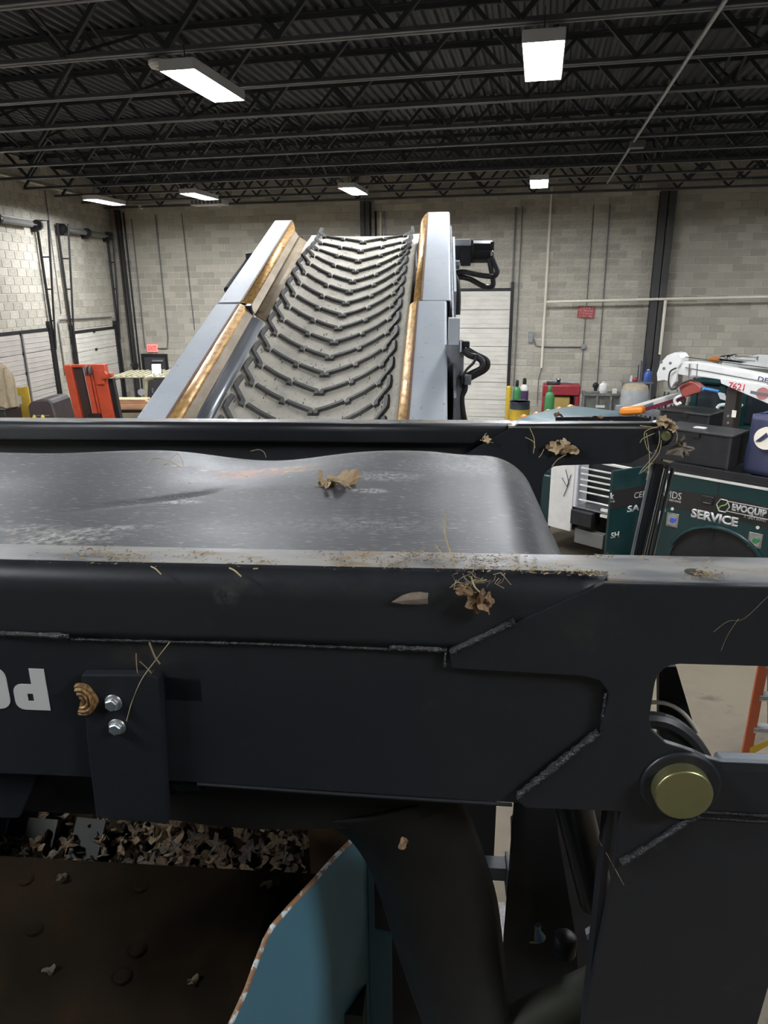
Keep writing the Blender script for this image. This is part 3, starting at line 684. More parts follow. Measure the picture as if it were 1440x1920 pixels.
H(MB().box(-1.64, -1.62, .02, 2.2, 1.2, 3.5), 'left_shade_wall', X['blue'])  # also unseen, added and raised to block low light from the left
for q in ((fl[0].x, .6), (ew[1].x, 1.2), (fl[0].x, 2.1), (ew[1].x+.2, 2.1)):
    H(MB().box(q[0]-.05, q[0]+.05, q[1]-.05, q[1]+.05, 0, 2.72), 'leg', X['black'])
# ---------------------------------------------------------------- sloping conveyor beyond
INC = radians(19.6)
CV = M @ Matrix.Translation((0, 3.5, 3.623)) @ Matrix.Rotation(INC, 4, 'X')     # x across, y along the slope, z off the belt
sc = thing('sloping_conveyor', 'long conveyor rising away with a chevron belt between grey wing plates', 'conveyor', M @ T(-.75, 4.2, 0))
S = lambda mb, name, m, parent=None, **k: mb.build(name, m, parent or sc, CV, **k)
XC, DN, KK = -.745, .306, .73
def sweep(prof, t0, t1, shear=None, nt=1):
    mb = MB(); n = len(prof); vs = []
    for i in range(nt+1):
        for j, (x, z) in enumerate(prof):
            te = t1 if shear is None else shear[j]
            vs.append((x, t0+(te-t0)*i/nt, z))
    return mb.add(vs, [(i*n+j, i*n+j+1, (i+1)*n+j+1, (i+1)*n+j) for i in range(nt) for j in range(n-1)])
def wing(t0, t1, x0, xf, xb, side, shear=None):
    sg = 1 if side < 0 else -1
    w_ = S(sweep([(x0, -.34), (x0, -.012), (x0+sg*.006, -.002), (x0+sg*.012, 0), (xf, 0)], t0, t1), 'wing_plate', X['wing'], solid=.008, smooth=0)
    pr = [(xf, .001), (xf+sg*.02, -.002), (xf+sg*.038, -.009), (xf+sg*.050, -.020), (xf+sg*.058, -.036)]
    sh = None
    if shear: sh = [t1-(t1-shear)*k/4 for k in range(5)]
    S(sweep(pr, t0, t1, sh), 'worn_edge', X['wear'], w_, solid=.006, smooth=60)
    S(sweep([(xf-sg*.004, .0052), (xf+sg*.009, .0046)], t0, t1), 'rust_border', X['rustline'], w_, solid=.002, smooth=0)
    S(sweep([(xf+sg*.058, -.035), (xf+sg*(.098 if side < 0 else .052), -.105 if side < 0 else -.20)], t0, shear or t1), 'inner_face', X['wearin'], w_, solid=.006, smooth=0)
    return w_
wing(-.95, 1.58, -1.545, -1.385, -1.298, -1)
wing(1.615, 3.66, -1.536, -1.375, -1.288, -1, 3.46)
wing(-.95, 1.61, .040, -.150, -.212, 1)
wing(1.625, 3.86, .070, -.125, -.190, 1, 3.66)
S(MB().box(-1.42, -1.30, 1.58, 1.615, -.30, -.01), 'joint_seal', X['black'])
# guide strips under the left wing
g = sweep([(-1.30, -.085), (-1.275, -.090), (-1.25, -.106), (-1.224, -.126)], -.95, 1.56); S(g, 'guide_strip', X['guide'], solid=.006, smooth=60)
g = sweep([(-1.29, -.085), (-1.27, -.090), (-1.25, -.104), (-1.215, -.128)], 1.60, 3.44); S(g, 'guide_strip', X['wearin'], solid=.006, smooth=60)
# outer plates on the right
S(MB().box(.078, .092, .3, 3.55, -.5, -.035), 'side_web', X['steel'])
S(MB().box(.098, .116, 2.0, 3.35, -.55, -.075), 'side_stiffener', X['wing'])
S(MB().box(-1.50, .07, -.9, 3.7, -.62, -.45), 'under_frame', X['charcoal'])
def tro(x, t=0):
    f = min(1, max(0, (t-2.9)/1.15)); f = f*f*(3-2*f)
    return -DN+.035*f+KK*(1-.9*f)*(x-XC)**2
def chev(u, v):
    x = XC-.53+1.06*u; s = v*5.4
    if s < 4.95: return (x, -.9+s, tro(x, -.9+s))
    a = (s-4.95)/.2; z0 = tro(x, 4.05)
    return (x, 4.05+.2*sin(a), z0-.2*(1-cos(a)))
b_ = S(MB().grid(chev, 40, 60), 'chevron_belt', X['chev'], solid=.01, smooth=60)
S(MB().cyl((XC-.5, 4.05, -.5), (XC+.5, 4.05, -.5), .19, None, 28), 'head_drum', X['steel'])
def bar(sd, pts, t0):
    mb = MB(); vs = []
    Q = [Vector((XC+sd*s, t, 0)) for s, t in pts]
    dense = []
    for i in range(len(Q)-1):
        for k in range(3): dense.append((Q[i], Q[i+1], k/3))
    dense.append((Q[-2], Q[-1], 1.0))
    for a, b, f in dense:
        q = a.lerp(b, f); q.z = tro(q.x, q.y+t0); a2, b2 = a.copy(), b.copy(); a2.z = tro(a.x, a.y+t0); b2.z = tro(b.x, b.y+t0)
        d = (b2-a2).normalized(); nn = Vector((-(tro(q.x+.01, q.y+t0)-tro(q.x-.01, q.y+t0))/.02, 0, 1)).normalized(); sdv = d.cross(nn).normalized()
        for o_, h_ in ((-.018, -.002), (-.013, .024), (.013, .024), (.018, -.002)): vs.append(q+sdv*o_+nn*h_)
    m = len(dense)
    fs = [(i*4+j, i*4+j+1, (i+1)*4+j+1, (i+1)*4+j) for i in range(m-1) for j in range(3)]+[(0,1,2,3), tuple((m-1)*4+j for j in (3,2,1,0))]
    mb.add(vs, fs); return mb.mesh('cleat', X['cleat'], WM[sc].inverted() @ CV, 40)
KS = [[(.016, -.05), (.016, .0), (.10, .04), (.178, .075)], [(.205, .03), (.205, .080), (.29, .108), (.372, .140)], [(.398, .10), (.398, .150), (.43, .205), (.462, .255), (.462, .33), (.456, .405)]]
ALL = [(sd, pts) for sd in (-1, 1) for pts in KS]
bars = [bar(sd, pts, 0) for sd, pts in ALL]
tv = (WM[sc].inverted() @ CV).to_3x3() @ Vector((0, 1, 0))
for k in range(-3, 16):
    t = k*.25+.123
    for i, (sd, pts) in enumerate(ALL):
        me = bars[i] if t < 2.3 else bar(sd, pts, t)
        o = bpy.data.objects.new('cleat', me); COL.objects.link(o); o.parent = sc; o.location = tv*t; WM[o] = WM[sc]
# small joint marks on the belt
rg = random.Random(3); mk = MB()
for k in range(-3, 16):
    for s in (-.30, -.19, -.10, .10, .19, .30, -.42, .42):
        for q in range(2):
            x = XC+s+rg.uniform(-.02, .02)+q*.014; t = k*.25+.20+rg.uniform(-.05, .05); L = rg.uniform(.015, .04)
            mk.box(x-.0025, x+.0025, t, t+L, tro(x, t)-.002, tro(x, t)+.008)
S(mk, 'belt_ridges', X['cleat'], kind='stuff', smooth=0)
for tt in (.2, 2.9):
    p = (M.inverted() @ CV) @ Vector((0, tt, -.5))
    for xx in (-1.40, -.02): MB().box(xx-.06, xx+.06, p.y-.06, p.y+.06, 0, p.z).build('support_leg', X['charcoal'], sc, M)
# drive motor, hoses and lift cylinder on the right side
YM = 6.98
Q = lambda px, py, y=YM: MP(px, py, y)
def pbox(mb, x0, y0, x1, y1, ya, yb):
    a, b = Q(x0, y1, ya), Q(x1, y0, ya); return mb.box(a.x, b.x, ya, yb, a.z, b.z)
Mo = lambda mb, name, m, **k: mb.build(name, m, sc, M, **k)
mm = Mo(pbox(MB(), 850, 460, 883, 492, YM, YM+.3), 'motor_mount', X['black'], bevel=.005)
pbox(MB(), 849, 448, 881, 461, YM+.02, YM+.3).build('mount_plate', X['lampcase'], mm, M, bevel=.003)
MB().prism([(Q(864, 472).x, Q(864, 472).z), (Q(882, 462).x, Q(882, 462).z), (Q(882, 499).x, Q(882, 499).z), (Q(863, 499).x, Q(863, 499).z)], YM-.05, YM).build('mount_gusset', X['black'], mm, M, smooth=0)
mt = Mo(MB().cyl((Q(883, 471).x, YM+.1, Q(883, 471).z), (Q(924, 471).x, YM+.1, Q(924, 471).z), .10, None, 8), 'drive_motor', X['black'], bevel=.006)
pbox(MB(), 919, 453, 927, 488, YM, YM+.2).build('end_cap', X['black'], mt, M, bevel=.004)
pbox(MB(), 882, 450, 888, 493, YM-.02, YM+.22).build('motor_flange', X['black'], mt, M, bevel=.004)
pbox(MB(), 920, 470, 925, 480, YM-.06, YM-.02).build('hose_union', X['chrome'], mt, M, bevel=.003)
def hose(pts, r, y, label=None, n=5):
    Mo(MB().tube(smoothpath([Q(a, b, y) for a, b in pts], n), r, 10), 'hose', X['hose'], smooth=80)
hose([(922, 482), (930, 500), (932, 510), (925, 518), (900, 516), (870, 510), (855, 512)], .024, YM-.05)
hose([(917, 484), (921, 505), (925, 530), (920, 538), (905, 536), (880, 523), (858, 520), (850, 530)], .024, YM-.02)
hose([(850, 516), (856, 530), (858, 560), (857, 590)], .030, YM-.2)
Mo(MB().cyl((Q(851, 497).x, YM-.1, Q(851, 497).z), (Q(861, 497).x, YM-.1, Q(861, 497).z), .04, None, 16), 'shaft_collar', X['hyd'])
YC = 4.25
c_ = Q(853, 700, YC); top = Q(853, 648, YC)
cb = Mo(MB().tube([(c_.x, YC, 0), (top.x, YC, top.z)], .054, 24), 'lift_cylinder', X['hyd'])
MB().tube([(top.x, YC, top.z), (top.x, YC, top.z+.03)], .045, 24).build('gland', X['black'], cb, M)
MB().tube([(top.x, YC, top.z-.02), (top.x, YC, top.z+.004)], .058, 24).build('collar', X['hyd'], cb, M)
a, b = Q(842, 640, YC), Q(862, 596, YC)
Mo(MB().box(a.x-.005, b.x, YC-.05, YC+.12, a.z-.02, b.z), 'cylinder_cover', X['wing'], bevel=.004)
pbox(MB(), 862, 640, 866, 660, YC-.06, YC+.06).build('lug', X['wing'], cb, M)
pbox(MB(), 866, 640, 881, 652, YC-.05, YC+.02).build('valve_block', X['black'], cb, M, bevel=.006)
pbox(MB(), 866, 658, 870, 668, YC-.05, YC-.02).build('brass_union', X['gold'], cb, M, bevel=.003)
hose([(868, 656), (880, 666), (898, 672), (905, 682), (900, 692), (880, 702), (866, 710)], .018, YC-.05)
hose([(874, 654), (890, 664), (910, 674), (914, 684), (908, 694), (890, 704), (876, 712)], .018, YC-.02)
hose([(895, 664), (888, 680), (876, 692), (868, 705), (866, 720)], .008, YC-.09)
hose([(872, 712), (872, 730), (866, 745), (868, 770), (874, 800)], .016, YC-.03)
pbox(MB(), 870, 703, 884, 722, YC-.09, YC+.02).build('hose_clamp', X['steel'], cb, M, bevel=.005)
# small sensor and rod on the left outside
YL = 6.4
Mo(pbox(MB(), 461, 474, 476, 496, YL, YL+.1), 'sensor_box', X['black'], bevel=.01)
Mo(MB().tube([Q(427, 545, YL-.4), Q(462, 488, YL)], [.035, .012], 8), 'rod', X['black'])
# ---------------------------------------------------------------- things on the left of the hall
HF = Matrix.Rotation(YAW, 4, 'Z')       # x across the view, y straight ahead
def HP(px, py, y): return on(px, py, 1, y, HF)
X['orange'] = mat('forklift_orange', (.62,.085,.035), .45, col2=(.52,.07,.03), scale=5)
X['yellow'] = mat('safety_yellow', (.62,.42,.04), .5, col2=(.5,.33,.04), scale=6)
X['khaki'] = mat('khaki_paint', (.40,.37,.25), .6, col2=(.33,.31,.21), scale=5)
X['wood'] = mat('sawn_wood', (.72,.55,.33), .7, col2=(.58,.42,.24), scale=7, stretch=(.6,5,5), per=.2)
X['tan'] = mat('tan_canvas', (.42,.34,.23), .9, col2=(.33,.26,.17), scale=7)
X['glass'] = mat('dark_glass', (.02,.025,.03), .08, spec=.8)
y0 = 15.0
a = HP(118, 684, y0); bse = HP(150, 830, y0)
fk = thing('forklift', 'orange-red forklift mast standing near the left roller doors', 'forklift', HF @ T(a.x+.5, y0+.5, 0))
FK = lambda mb, name, m, par=None, **k: mb.build(name, m, par or fk, HF, **k)
zt, sl = a.z, .055                       # the mast leans a little
def mastbar(x0, x1, ya, yb, zb, z1):
    mb = MB(); mb.box(a.x+x0, a.x+x1, y0+ya, y0+yb, zb, z1)
    for v in mb.v: v.x += (zt-v.z)*sl; v.y += (zt-v.z)*.06
    return mb
m1 = FK(mastbar(0, .16, 0, .16, .1, zt-.01), 'mast_channel', X['orange'], bevel=.01)
FK(mastbar(.16, .33, .10, .16, .1, zt-.02), 'mast_rail', mat('greasy_rail', (.05,.03,.028), .5))
FK(mastbar(.33, .40, .2, .26, .1, zt-.04), 'mast_rail', X['black'])
FK(mastbar(.40, .50, 0, .16, .1, zt-.02), 'mast_channel', X['orange'], bevel=.01)
FK(mastbar(.515, .565, .03, .16, .1, zt-.03), 'mast_channel', X['orange'], bevel=.008)
FK(mastbar(.585, .85, 0, .2, .1, zt), 'mast_channel', X['orange'], bevel=.012)
FK(mastbar(.08, .82, .03, .15, zt-.06, zt-.005), 'cross_member', X['orange'], bevel=.01)
FK(mastbar(.62, .80, -.05, 0, zt-.42, zt-.09), 'mast_plate', X['orange'], bevel=.02)
FK(mastbar(.86, .95, .05, .2, .1, zt-.3), 'hose_guard', X['black'])
FK(MB().beam((a.x+.80, y0-.02, zt-.27), (a.x+1.04, y0-.1, zt-.20), .1, .08), 'bracket_arm', X['orange'], bevel=.01)
FK(MB().beam((a.x+.78, y0+.02, zt-.1), (a.x+.88, y0, zt-.22), .06, .06), 'bracket_brace', X['orange'])
for xx in (.45, .54):
    FK(MB().cyl((a.x+xx+.01, y0-.01, zt-.12), (a.x+xx+.05, y0-.01, zt-.12), .09, None, 16), 'chain_wheel', X['conduit'])
ch_ = MB()
for k in range(11): ch_.tube([(a.x+.36+.055, y0+.08, .55+k*.11), (a.x+.36+.055, y0+.08, .62+k*.11)], .045, 6)
FK(ch_, 'lift_chain', X['black'], kind='stuff')
FK(MB().lathe([(.14,0),(.15,.02),(.15,.2),(.12,.22)], (a.x+.5, y0+.06, zt-1.25), 16), 'lift_ram', X['black'])
FK(MB().box(a.x-.1, a.x+1.15, y0+.45, y0+1.7, .35, 1.25), 'body', X['orange'], bevel=.05)
for xx in (-.05, 1.1):
    for yy in (.75, 1.45): FK(MB().cyl((a.x+xx-.12, y0+yy, .35), (a.x+xx+.12, y0+yy, .35), .35, None, 20), 'wheel', X['rubber'], bevel=.02)
for xx in (.15, .75): FK(MB().box(a.x+xx, a.x+xx+.12, y0-1.1, y0+.05, .1, .15), 'fork', X['black'])
# khaki vehicle behind the forklift
yk = 19.0
k0, k1 = HP(205, 712, yk), HP(318, 704, yk)
kt = thing('khaki_truck', 'khaki open-cab vehicle with ribbed roof behind the lumber', 'vehicle', HF @ T((k0.x+k1.x)/2, yk+.6, 0))
KT = lambda mb, name, m, **k: mb.build(name, m, kt, HF, **k)
zr = k1.z-.02
KT(MB().box(k0.x+.05, k1.x+.35, yk, yk+1.5, zr-.05, zr), 'roof', X['khaki'], bevel=.03)
for i in range(10): KT(MB().box(k0.x+.12+i*.15, k0.x+.19+i*.15, yk+.02, yk+1.4, zr-.002, zr+.03), 'roof_rib', X['khaki'], bevel=.01)
for xx, e in ((k0.x, -.05), (k1.x-.68, -.06)):
    KT(MB().tube(smoothpath([(xx+.22, yk+.02, zr-.02), (xx+.08, yk, zr-.06), (xx+.02, yk, zr-.2), (xx+e, yk-.05, zr-.9), (xx+e, yk-.08, .5)], 4), .065, 10), 'cab_post', X['khaki'])
KT(MB().box(k0.x-.05, k1.x+.4, yk-.1, yk+1.6, .45, 1.25), 'body', X['khaki'], bevel=.05)
for px, py in ((199, 731), (266, 735)):
    q = HP(px, py, yk-.15); KT(MB().tube([(q.x, yk-.1, q.z), (q.x, yk-.18, q.z), (q.x, yk-.22, q.z)], [.05, .085, .088], 16), 'headlamp', X['lampcase'])
for xx in (k0.x, k1.x+.2):
    for yy in (.1, 1.4): KT(MB().cyl((xx-.12, yk+yy, .45), (xx+.12, yk+yy, .45), .45, None, 20), 'wheel', X['rubber'], bevel=.03)
q = HP(295, 697, yk+.3)
wl = thing('work_light', 'glaring square work light standing on the khaki roof', 'work light', HF @ T(q.x, yk+.3, zr+.03))
MB().box(q.x-.13, q.x+.13, yk+.26, yk+.34, zr+.035, zr+.30).build('case', X['black'], wl, HF, bevel=.02)
MB().box(q.x-.115, q.x+.115, yk+.25, yk+.262, zr+.05, zr+.285).build('lens', mat('work_light_lens', (1,1,1), .5, emit=(.97,.97,1), estr=14), wl, HF)
q = HP(250, 684, 22.5); bq = HF @ q
b = thing('wall_lamp', 'small black round lamp on a stand left of the dark door', 'lamp', HF @ T(q.x, 22.5, 0))
MB().tube([(q.x-.06, 22.5, q.z), (q.x+.1, 22.4, q.z-.04)], [.05, .12], 14).build('head', X['black'], b, HF)
MB().tube([(q.x, 22.5, 0), (q.x, 22.5, q.z)], .025, 8).build('stand', X['black'], b, HF)
# lumber on a low steel rack
yl = 17.0
l0, l1 = HP(205, 765, yl), HP(275, 778, yl)
rk = thing('lumber_rack', 'low dark steel rack carrying the sawn boards', 'rack', HF @ T((l0.x+l1.x)/2, yl+.3, 0))
zb = HP(205, 748, yl).z-.26
MB().box(l0.x-.1, l1.x+.3, yl-.1, yl+.7, zb-.06, zb).build('shelf', X['black'], rk, HF)
for xx in (l0.x, l1.x+.2):
    for yy in (-.05, .65): MB().box(xx-.03, xx+.03, yl+yy-.03, yl+yy+.03, 0, zb-.06).build('leg', X['black'], rk, HF)
rg = random.Random(5); bn = 0
LB = ['thick dull beam at the bottom left of the lumber pile', 'short beam end beside the bottom beam in the lumber pile', 'pale board second from the top of the lumber pile', 'bright sawn board topmost on the lumber pile', 'narrow board lying behind the topmost board', 'squared block at the left end of the lumber pile', 'short board lying at the back of the lumber pile']
for i, (x0, x1, ya, z0, w_, h_, rz) in enumerate([(.0,.95,0,0,.2,.14,.0),(.1,.9,.25,0,.2,.14,.02),(.05,.98,.02,.145,.16,.05,-.04),(.08,.9,.03,.20,.14,.045,-.10),(.1,.9,.24,.20,.14,.045,-.08),(-.08,.1,.5,0,.2,.19,.1),(.15,.95,.48,0,.15,.1,.0)]):
    m_ = MB().box(0, x1-x0, 0, w_, 0, h_)
    o = m_.build('lumber_board', X['wood'], None, HF @ T(l0.x+x0, yl+ya, zb+z0+.0005, rz), bevel=.004)
    tag(o, LB[i], 'board', 'sawn boards on the lumber rack')
p2 = [HP(98, 770, 18.0), HP(128, 770, 18.0)]
ps = MB().box(p2[0].x-.2, p2[1].x+.1, 17.9, 18.5, 0, p2[0].z-.14).build('timber_block', X['wood'], None, HF); tag(ps, 'stacked timber block between the door and the forklift', 'timber')
for i, dz in enumerate((0, .062, .124)):
    o = MB().box(p2[0].x-.15+i*.03, p2[1].x+.12, 17.92, 18.4, p2[0].z-.139+dz, p2[0].z-.079+dz).build('lumber_board', X['wood'], None, HF, bevel=.004)
    tag(o, ['lowest board on the block left of the forklift', 'middle board on the block left of the forklift', 'top board on the block left of the forklift'][i], 'board', 'sawn boards left of the forklift')
# yellow barrier, canvas coat, dark hood
yb_ = 15.0
b0, b1 = HP(21, 727, yb_), HP(51, 724, yb_)
yg = thing('yellow_barrier', 'yellow barrier panel with vertical slats and a paper notice', 'barrier', HF @ T((b0.x+b1.x)/2, yb_, 0))
for xx in (b0.x, b1.x-.06): MB().box(xx, xx+.06, yb_, yb_+.06, 0, b0.z+.02).build('post', X['yellow'], yg, HF, bevel=.005)
for i in range(11):
    x = b0.x+.075+i*(b1.x-b0.x-.15)/10
    MB().box(x-.008, x+.008, yb_+.02, yb_+.04, .3, b0.z-.03).build('slat', X['yellow'], yg, HF)
for z in (b0.z-.04, .3): MB().box(b0.x, b1.x, yb_+.045, yb_+.055, z, z+.04).build('rail', X['yellow'], yg, HF)
MB().box(b0.x+.06, b1.x-.06, yb_+.056, yb_+.06, .3, b0.z-.03).build('backing', mat('barrier_back', (.20,.14,.03), .6), yg, HF)
q0, q1 = HP(27, 757, yb_), HP(39, 742, yb_)
MB().box(q0.x, q1.x, yb_+.005, yb_+.012, q0.z, q1.z).build('notice', X['white'], yg, HF)
yj = 14.0
j0 = HP(0, 690, yj)
ct = thing('canvas_coat', 'tan canvas coat draped over a dark cabinet at the left edge', 'coat', HF @ T(j0.x, yj, 1.5))
jt, jb = HP(2, 684, yj), HP(5, 764, yj)
def coat(u, v):
    a = u*2*pi; z = jt.z+(jb.z-jt.z)*v
    wv = .10+.16*min(1, v*3)**.6+.04*v
    return (j0.x-.06+wv*cos(a)*(1.05+.08*sin(5*a+3*v)), yj+.12*sin(a)*(1+.2*cos(4*a+5*v)), z+.02*sin(7*a)*v+.024)
MB().grid(coat, 36, 14).build('coat_body', X['tan'], ct, HF, smooth=80)
sl_ = smoothpath([HP(11, 690, yj-.05), HP(16, 712, yj-.1), HP(20, 740, yj-.12), HP(26, 762, yj-.1)], 5)
MB().tube(sl_, [.05+.035*min(1, i/4) - .02*(i/len(sl_)) for i in range(len(sl_))], 12).build('sleeve', X['tan'], ct, HF, smooth=80)
MB().tube([sl_[-1], sl_[-1]+Vector((.015, 0, -.05))], [.045, .03], 10).build('cuff', X['black'], ct, HF)
c0, c1 = HP(-30, 768, 14.0), HP(22, 800, 14.0)
cb_ = thing('cabinet', 'dark cabinet below the tan coat at the left edge', 'cabinet', HF @ T((c0.x+c1.x)/2, 14.1, 0))
MB().box(c0.x, c1.x, 13.85, 14.5, 0, jb.z-.02).build('body', X['black'], cb_, HF, bevel=.02)
MB().box(c0.x+.02, c1.x-.02, 13.83, 13.85, .1, jb.z-.2).build('door', X['black'], cb_, HF, bevel=.01)
MB().box(c0.x-.02, c1.x+.02, 13.82, 14.52, jb.z-.02, jb.z-.001).build('top', X['steel'], cb_, HF, bevel=.006)
d0, d1 = HP(50, 752, 13.0), HP(99, 752, 13.0)
hd2 = thing('engine_hood', 'dark scuffed rounded hood in front of the yellow barrier', 'hood', HF @ T((d0.x+d1.x)/2, 13.3, 0))
pr = [(d0.x, 0), (d0.x, d0.z-.1), (d0.x+.06, d0.z-.02), (d0.x+.25, d0.z+.02), (d1.x-.08, d0.z+.02), (d1.x-.02, d0.z-.05), (d1.x+.12, 1.2), (d1.x+.15, 0)]
MB().prism(pr, 13.0, 13.8).build('shell', mat('dark_maroon', (.045,.028,.03), .5, col2=(.02,.018,.02), scale=5), hd2, HF, bevel=.03)
MB().box(d0.x+.1, d1.x-.1, 12.985, 13.0, d0.z-.28, d0.z-.26).build('seam', X['conduit'], hd2, HF)
for px in (66, 82):
    q = HP(px, 777, 12.9)
    o = MB().lathe([(.05, 0), (.05, q.z-.12), (.03, q.z-.03), (.012, q.z)], (q.x, 12.85, 0), 12).build('marker_post', X['yellow'], None, HF)
    tag(o, 'yellow pointed marker post, %s of two, before the dark hood' % ('left' if px == 66 else 'right'), 'post')
# ---------------------------------------------------------------- along the back wall on the right
X['green'] = mat('bottle_green', (.05,.22,.075), .4); X['purple'] = mat('bottle_purple', (.085,.05,.12), .4)
X['red'] = mat('cart_red', (.30,.025,.035), .45, col2=(.24,.02,.03), scale=6)
X['teal'] = mat('teal_paint', (.006,.032,.034), .25, col2=(.006,.028,.030), scale=2, spec=.55, coat=.3)
X['tealhood'] = mat('teal_roof', (.10,.165,.18), .5, col2=(.12,.185,.20), scale=3)
def WP(px, py, y=19.4): return on(px, py, 1, y)
q = WP(958, 724, 19.8); o = MB().lathe([(.075, 0), (.075, q.z-.03), (.05, q.z)], (q.x-.05, 19.8, 0), 16).build('bollard', X['yellow']); tag(o, 'yellow bollard at the right jamb of the back roller door', 'bollard')
dq = WP(975, 752, 19.35); zt = dq.z
pl = thing('pallet', 'low wooden pallet under the blue and yellow drum', 'pallet', T(dq.x, 19.35, 0))
for k in range(4): MB().box(dq.x-.35, dq.x+.35, 19.0+k*.2, 19.1+k*.2, .40, .43).build('slat', X['wood'], pl)
for k in range(3): MB().box(dq.x-.35+k*.3, dq.x-.25+k*.3, 19.0, 19.7, 0, .40).build('bearer', X['wood'], pl)
dm = thing('steel_drum', 'steel drum, dark blue above and yellow below, on a pallet', 'drum', T(dq.x, 19.35, .43))
zm = zt-.20
MB().lathe([(.27, .432), (.275, .45), (.265, .47), (.265, zm-.02), (.272, zm)], (dq.x, 19.35, 0), 24).build('lower_band', X['yellow'], dm)
MB().lathe([(.272, zm), (.265, zm+.02), (.265, zt-.02), (.275, zt-.01), (.27, zt), (.25, zt-.02)], (dq.x, 19.35, 0), 24).build('upper_band', mat('drum_blue', (.02,.035,.055), .4, col2=(.02,.02,.022), scale=4), dm)
MB().lathe([(.25, zt-.03), (.24, zt-.02), (.0, zt-.02)], (dq.x, 19.35, 0), 24).build('lid', mat('rust_red', (.30,.10,.055), .6), dm)
def gas(px, py, r, y, m, label, shoulder=None):
    q = WP(px, py, y); z = q.z; t = thing('gas_cylinder', label, 'gas cylinder', T(q.x, y, 0))
    MB().lathe([(r*.9, 0), (r, .03), (r, z-.34)] + ([(r, z-.335)] if shoulder else [(r*.93, z-.26), (r*.7, z-.20), (r*.35, z-.17)]), (q.x, y, 0), 20).build('body', m, t)
    if shoulder: MB().lathe([(r, z-.335), (r*.93, z-.26), (r*.7, z-.20), (r*.35, z-.17)], (q.x, y, 0), 20).build('shoulder', shoulder, t)
    MB().lathe([(r*.34, z-.17), (r*.42, z-.15), (r*.42, z-.05), (r*.3, z)], (q.x, y, 0), 12).build('valve_cap', X['black'] if m is not X['green'] or y > 19.5 else m, t)
gas(970, 713, .11, 19.85, X['green'], 'green gas cylinder behind the drum, next to the bollard')
gas(984, 709, .12, 20.2, X['purple'], 'purple gas cylinder with white shoulder behind the drum', X['white'])
gas(1032, 722, .125, 18.9, X['green'], 'green gas cylinder standing before the red bench')
r0, r1 = WP(1018, 722, 19.9), WP(1089, 722, 19.9); zr = r0.z
rc = thing('red_bench', 'red steel workbench with yellow front against the back wall', 'bench', T((r0.x+r1.x)/2, 20.1, 0))
RB = lambda mb, name, m, **k: mb.build(name, m, rc, **k)
RB(MB().box(r0.x, r1.x, 19.9, 20.5, zr-.28, zr), 'top_tray', X['red'], bevel=.03)
for xx in (r0.x, r1.x-.12): RB(MB().box(xx, xx+.12, 19.92, 20.45, 0, zr-.28), 'side_leg', X['red'], bevel=.02)
RB(MB().box(r0.x+.28, r1.x-.25, 19.95, 20.3, .3, zr-.32), 'front_panel', mat('dull_yellow', (.38,.27,.08), .6), bevel=.04)
RB(MB().box(r0.x+.13, r1.x-.13, 20.3, 20.45, 0, zr-.3), 'back_panel', X['black'])
v = thing('bench_vise', 'chrome bench vise with dark clutter on the red bench', 'vise', T((r0.x+r1.x)/2, 20.1, zr))
xc_ = (r0.x+r1.x)/2
MB().box(xc_-.15, xc_-.02, 20.05, 20.2, zr+.001, zr+.16).build('jaw', X['chrome'], v, bevel=.02)
MB().tube([(xc_-.3, 20.1, zr+.09), (xc_+.3, 20.05, zr+.05)], .03, 10).build('spindle', X['steel'], v)
MB().box(xc_-.4, xc_-.05, 20.0, 20.3, zr+.001, zr+.06).build('base', X['black'], v, bevel=.02)
t0, t1 = WP(1093, 738, 19.6), WP(1166, 738, 19.6); zt = t0.z
tb = thing('steel_table', 'grubby grey steel table between red bench and pale tank', 'table', T((t0.x+t1.x)/2, 19.8, 0))
gt = mat('grubby_steel', (.16,.165,.14), .6, col2=(.09,.09,.075), scale=9)
MB().box(t0.x, t1.x, 19.6, 20.2, zt-.06, zt).build('top', gt, tb, bevel=.006)
MB().box(t0.x+.02, t1.x-.02, 19.65, 20.15, .5, zt-.07).build('body', gt, tb)
for xx in (t0.x, t0.x+.35, t0.x+.7, t1.x-.06):
    MB().box(xx, xx+.05, 19.58, 19.64, 0, zt-.06).build('leg', X['steel'], tb)
MB().box(t0.x+.35, t0.x+.58, 19.57, 19.6, zt-.36, zt-.30).build('label_plate', X['white'], tb)
def jug(px, py, y, z, r, h, m, label, cap=None):
    x = WP(px, py, y).x; t = thing('plastic_jug', label, 'jug', T(x, y, z))
    MB().lathe([(r*.9, 0), (r, .02), (r, h*.6), (r*.8, h*.78), (r*.3, h*.92)], (x, y, z+.001), 16).build('body', m, t)
    MB().lathe([(r*.33, h*.91), (r*.33, h)], (x, y, z+.001), 12).build('cap', cap or X['white'], t)
    MB().tube([(x+r*.9, y, z+h*.5), (x+r*1.15, y, z+h*.7), (x+r*.5, y, z+h*.88)], r*.12, 6).build('handle', m, t)
jug(1131, 725, 19.8, zt, .115, .30, X['white'], 'white plastic jug on the grubby steel table')
x = WP(1153, 730, 19.75).x; o = MB().box(x-.06, x+.05, 19.7, 19.8, zt+.001, zt+.12).build('small_box', X['white'], bevel=.01); tag(o, 'small white box on the right of the steel table', 'box')
x = WP(1117, 722, 19.8).x; o = MB().lathe([(.07, 0), (.04, .05), (.04, .12), (.08, .16), (.08, .22), (.03, .27)], (x, 19.8, zt+.001), 14).build('hand_tool', X['black']); tag(o, 'dark knobbed hand tool standing on the steel table', 'tool')
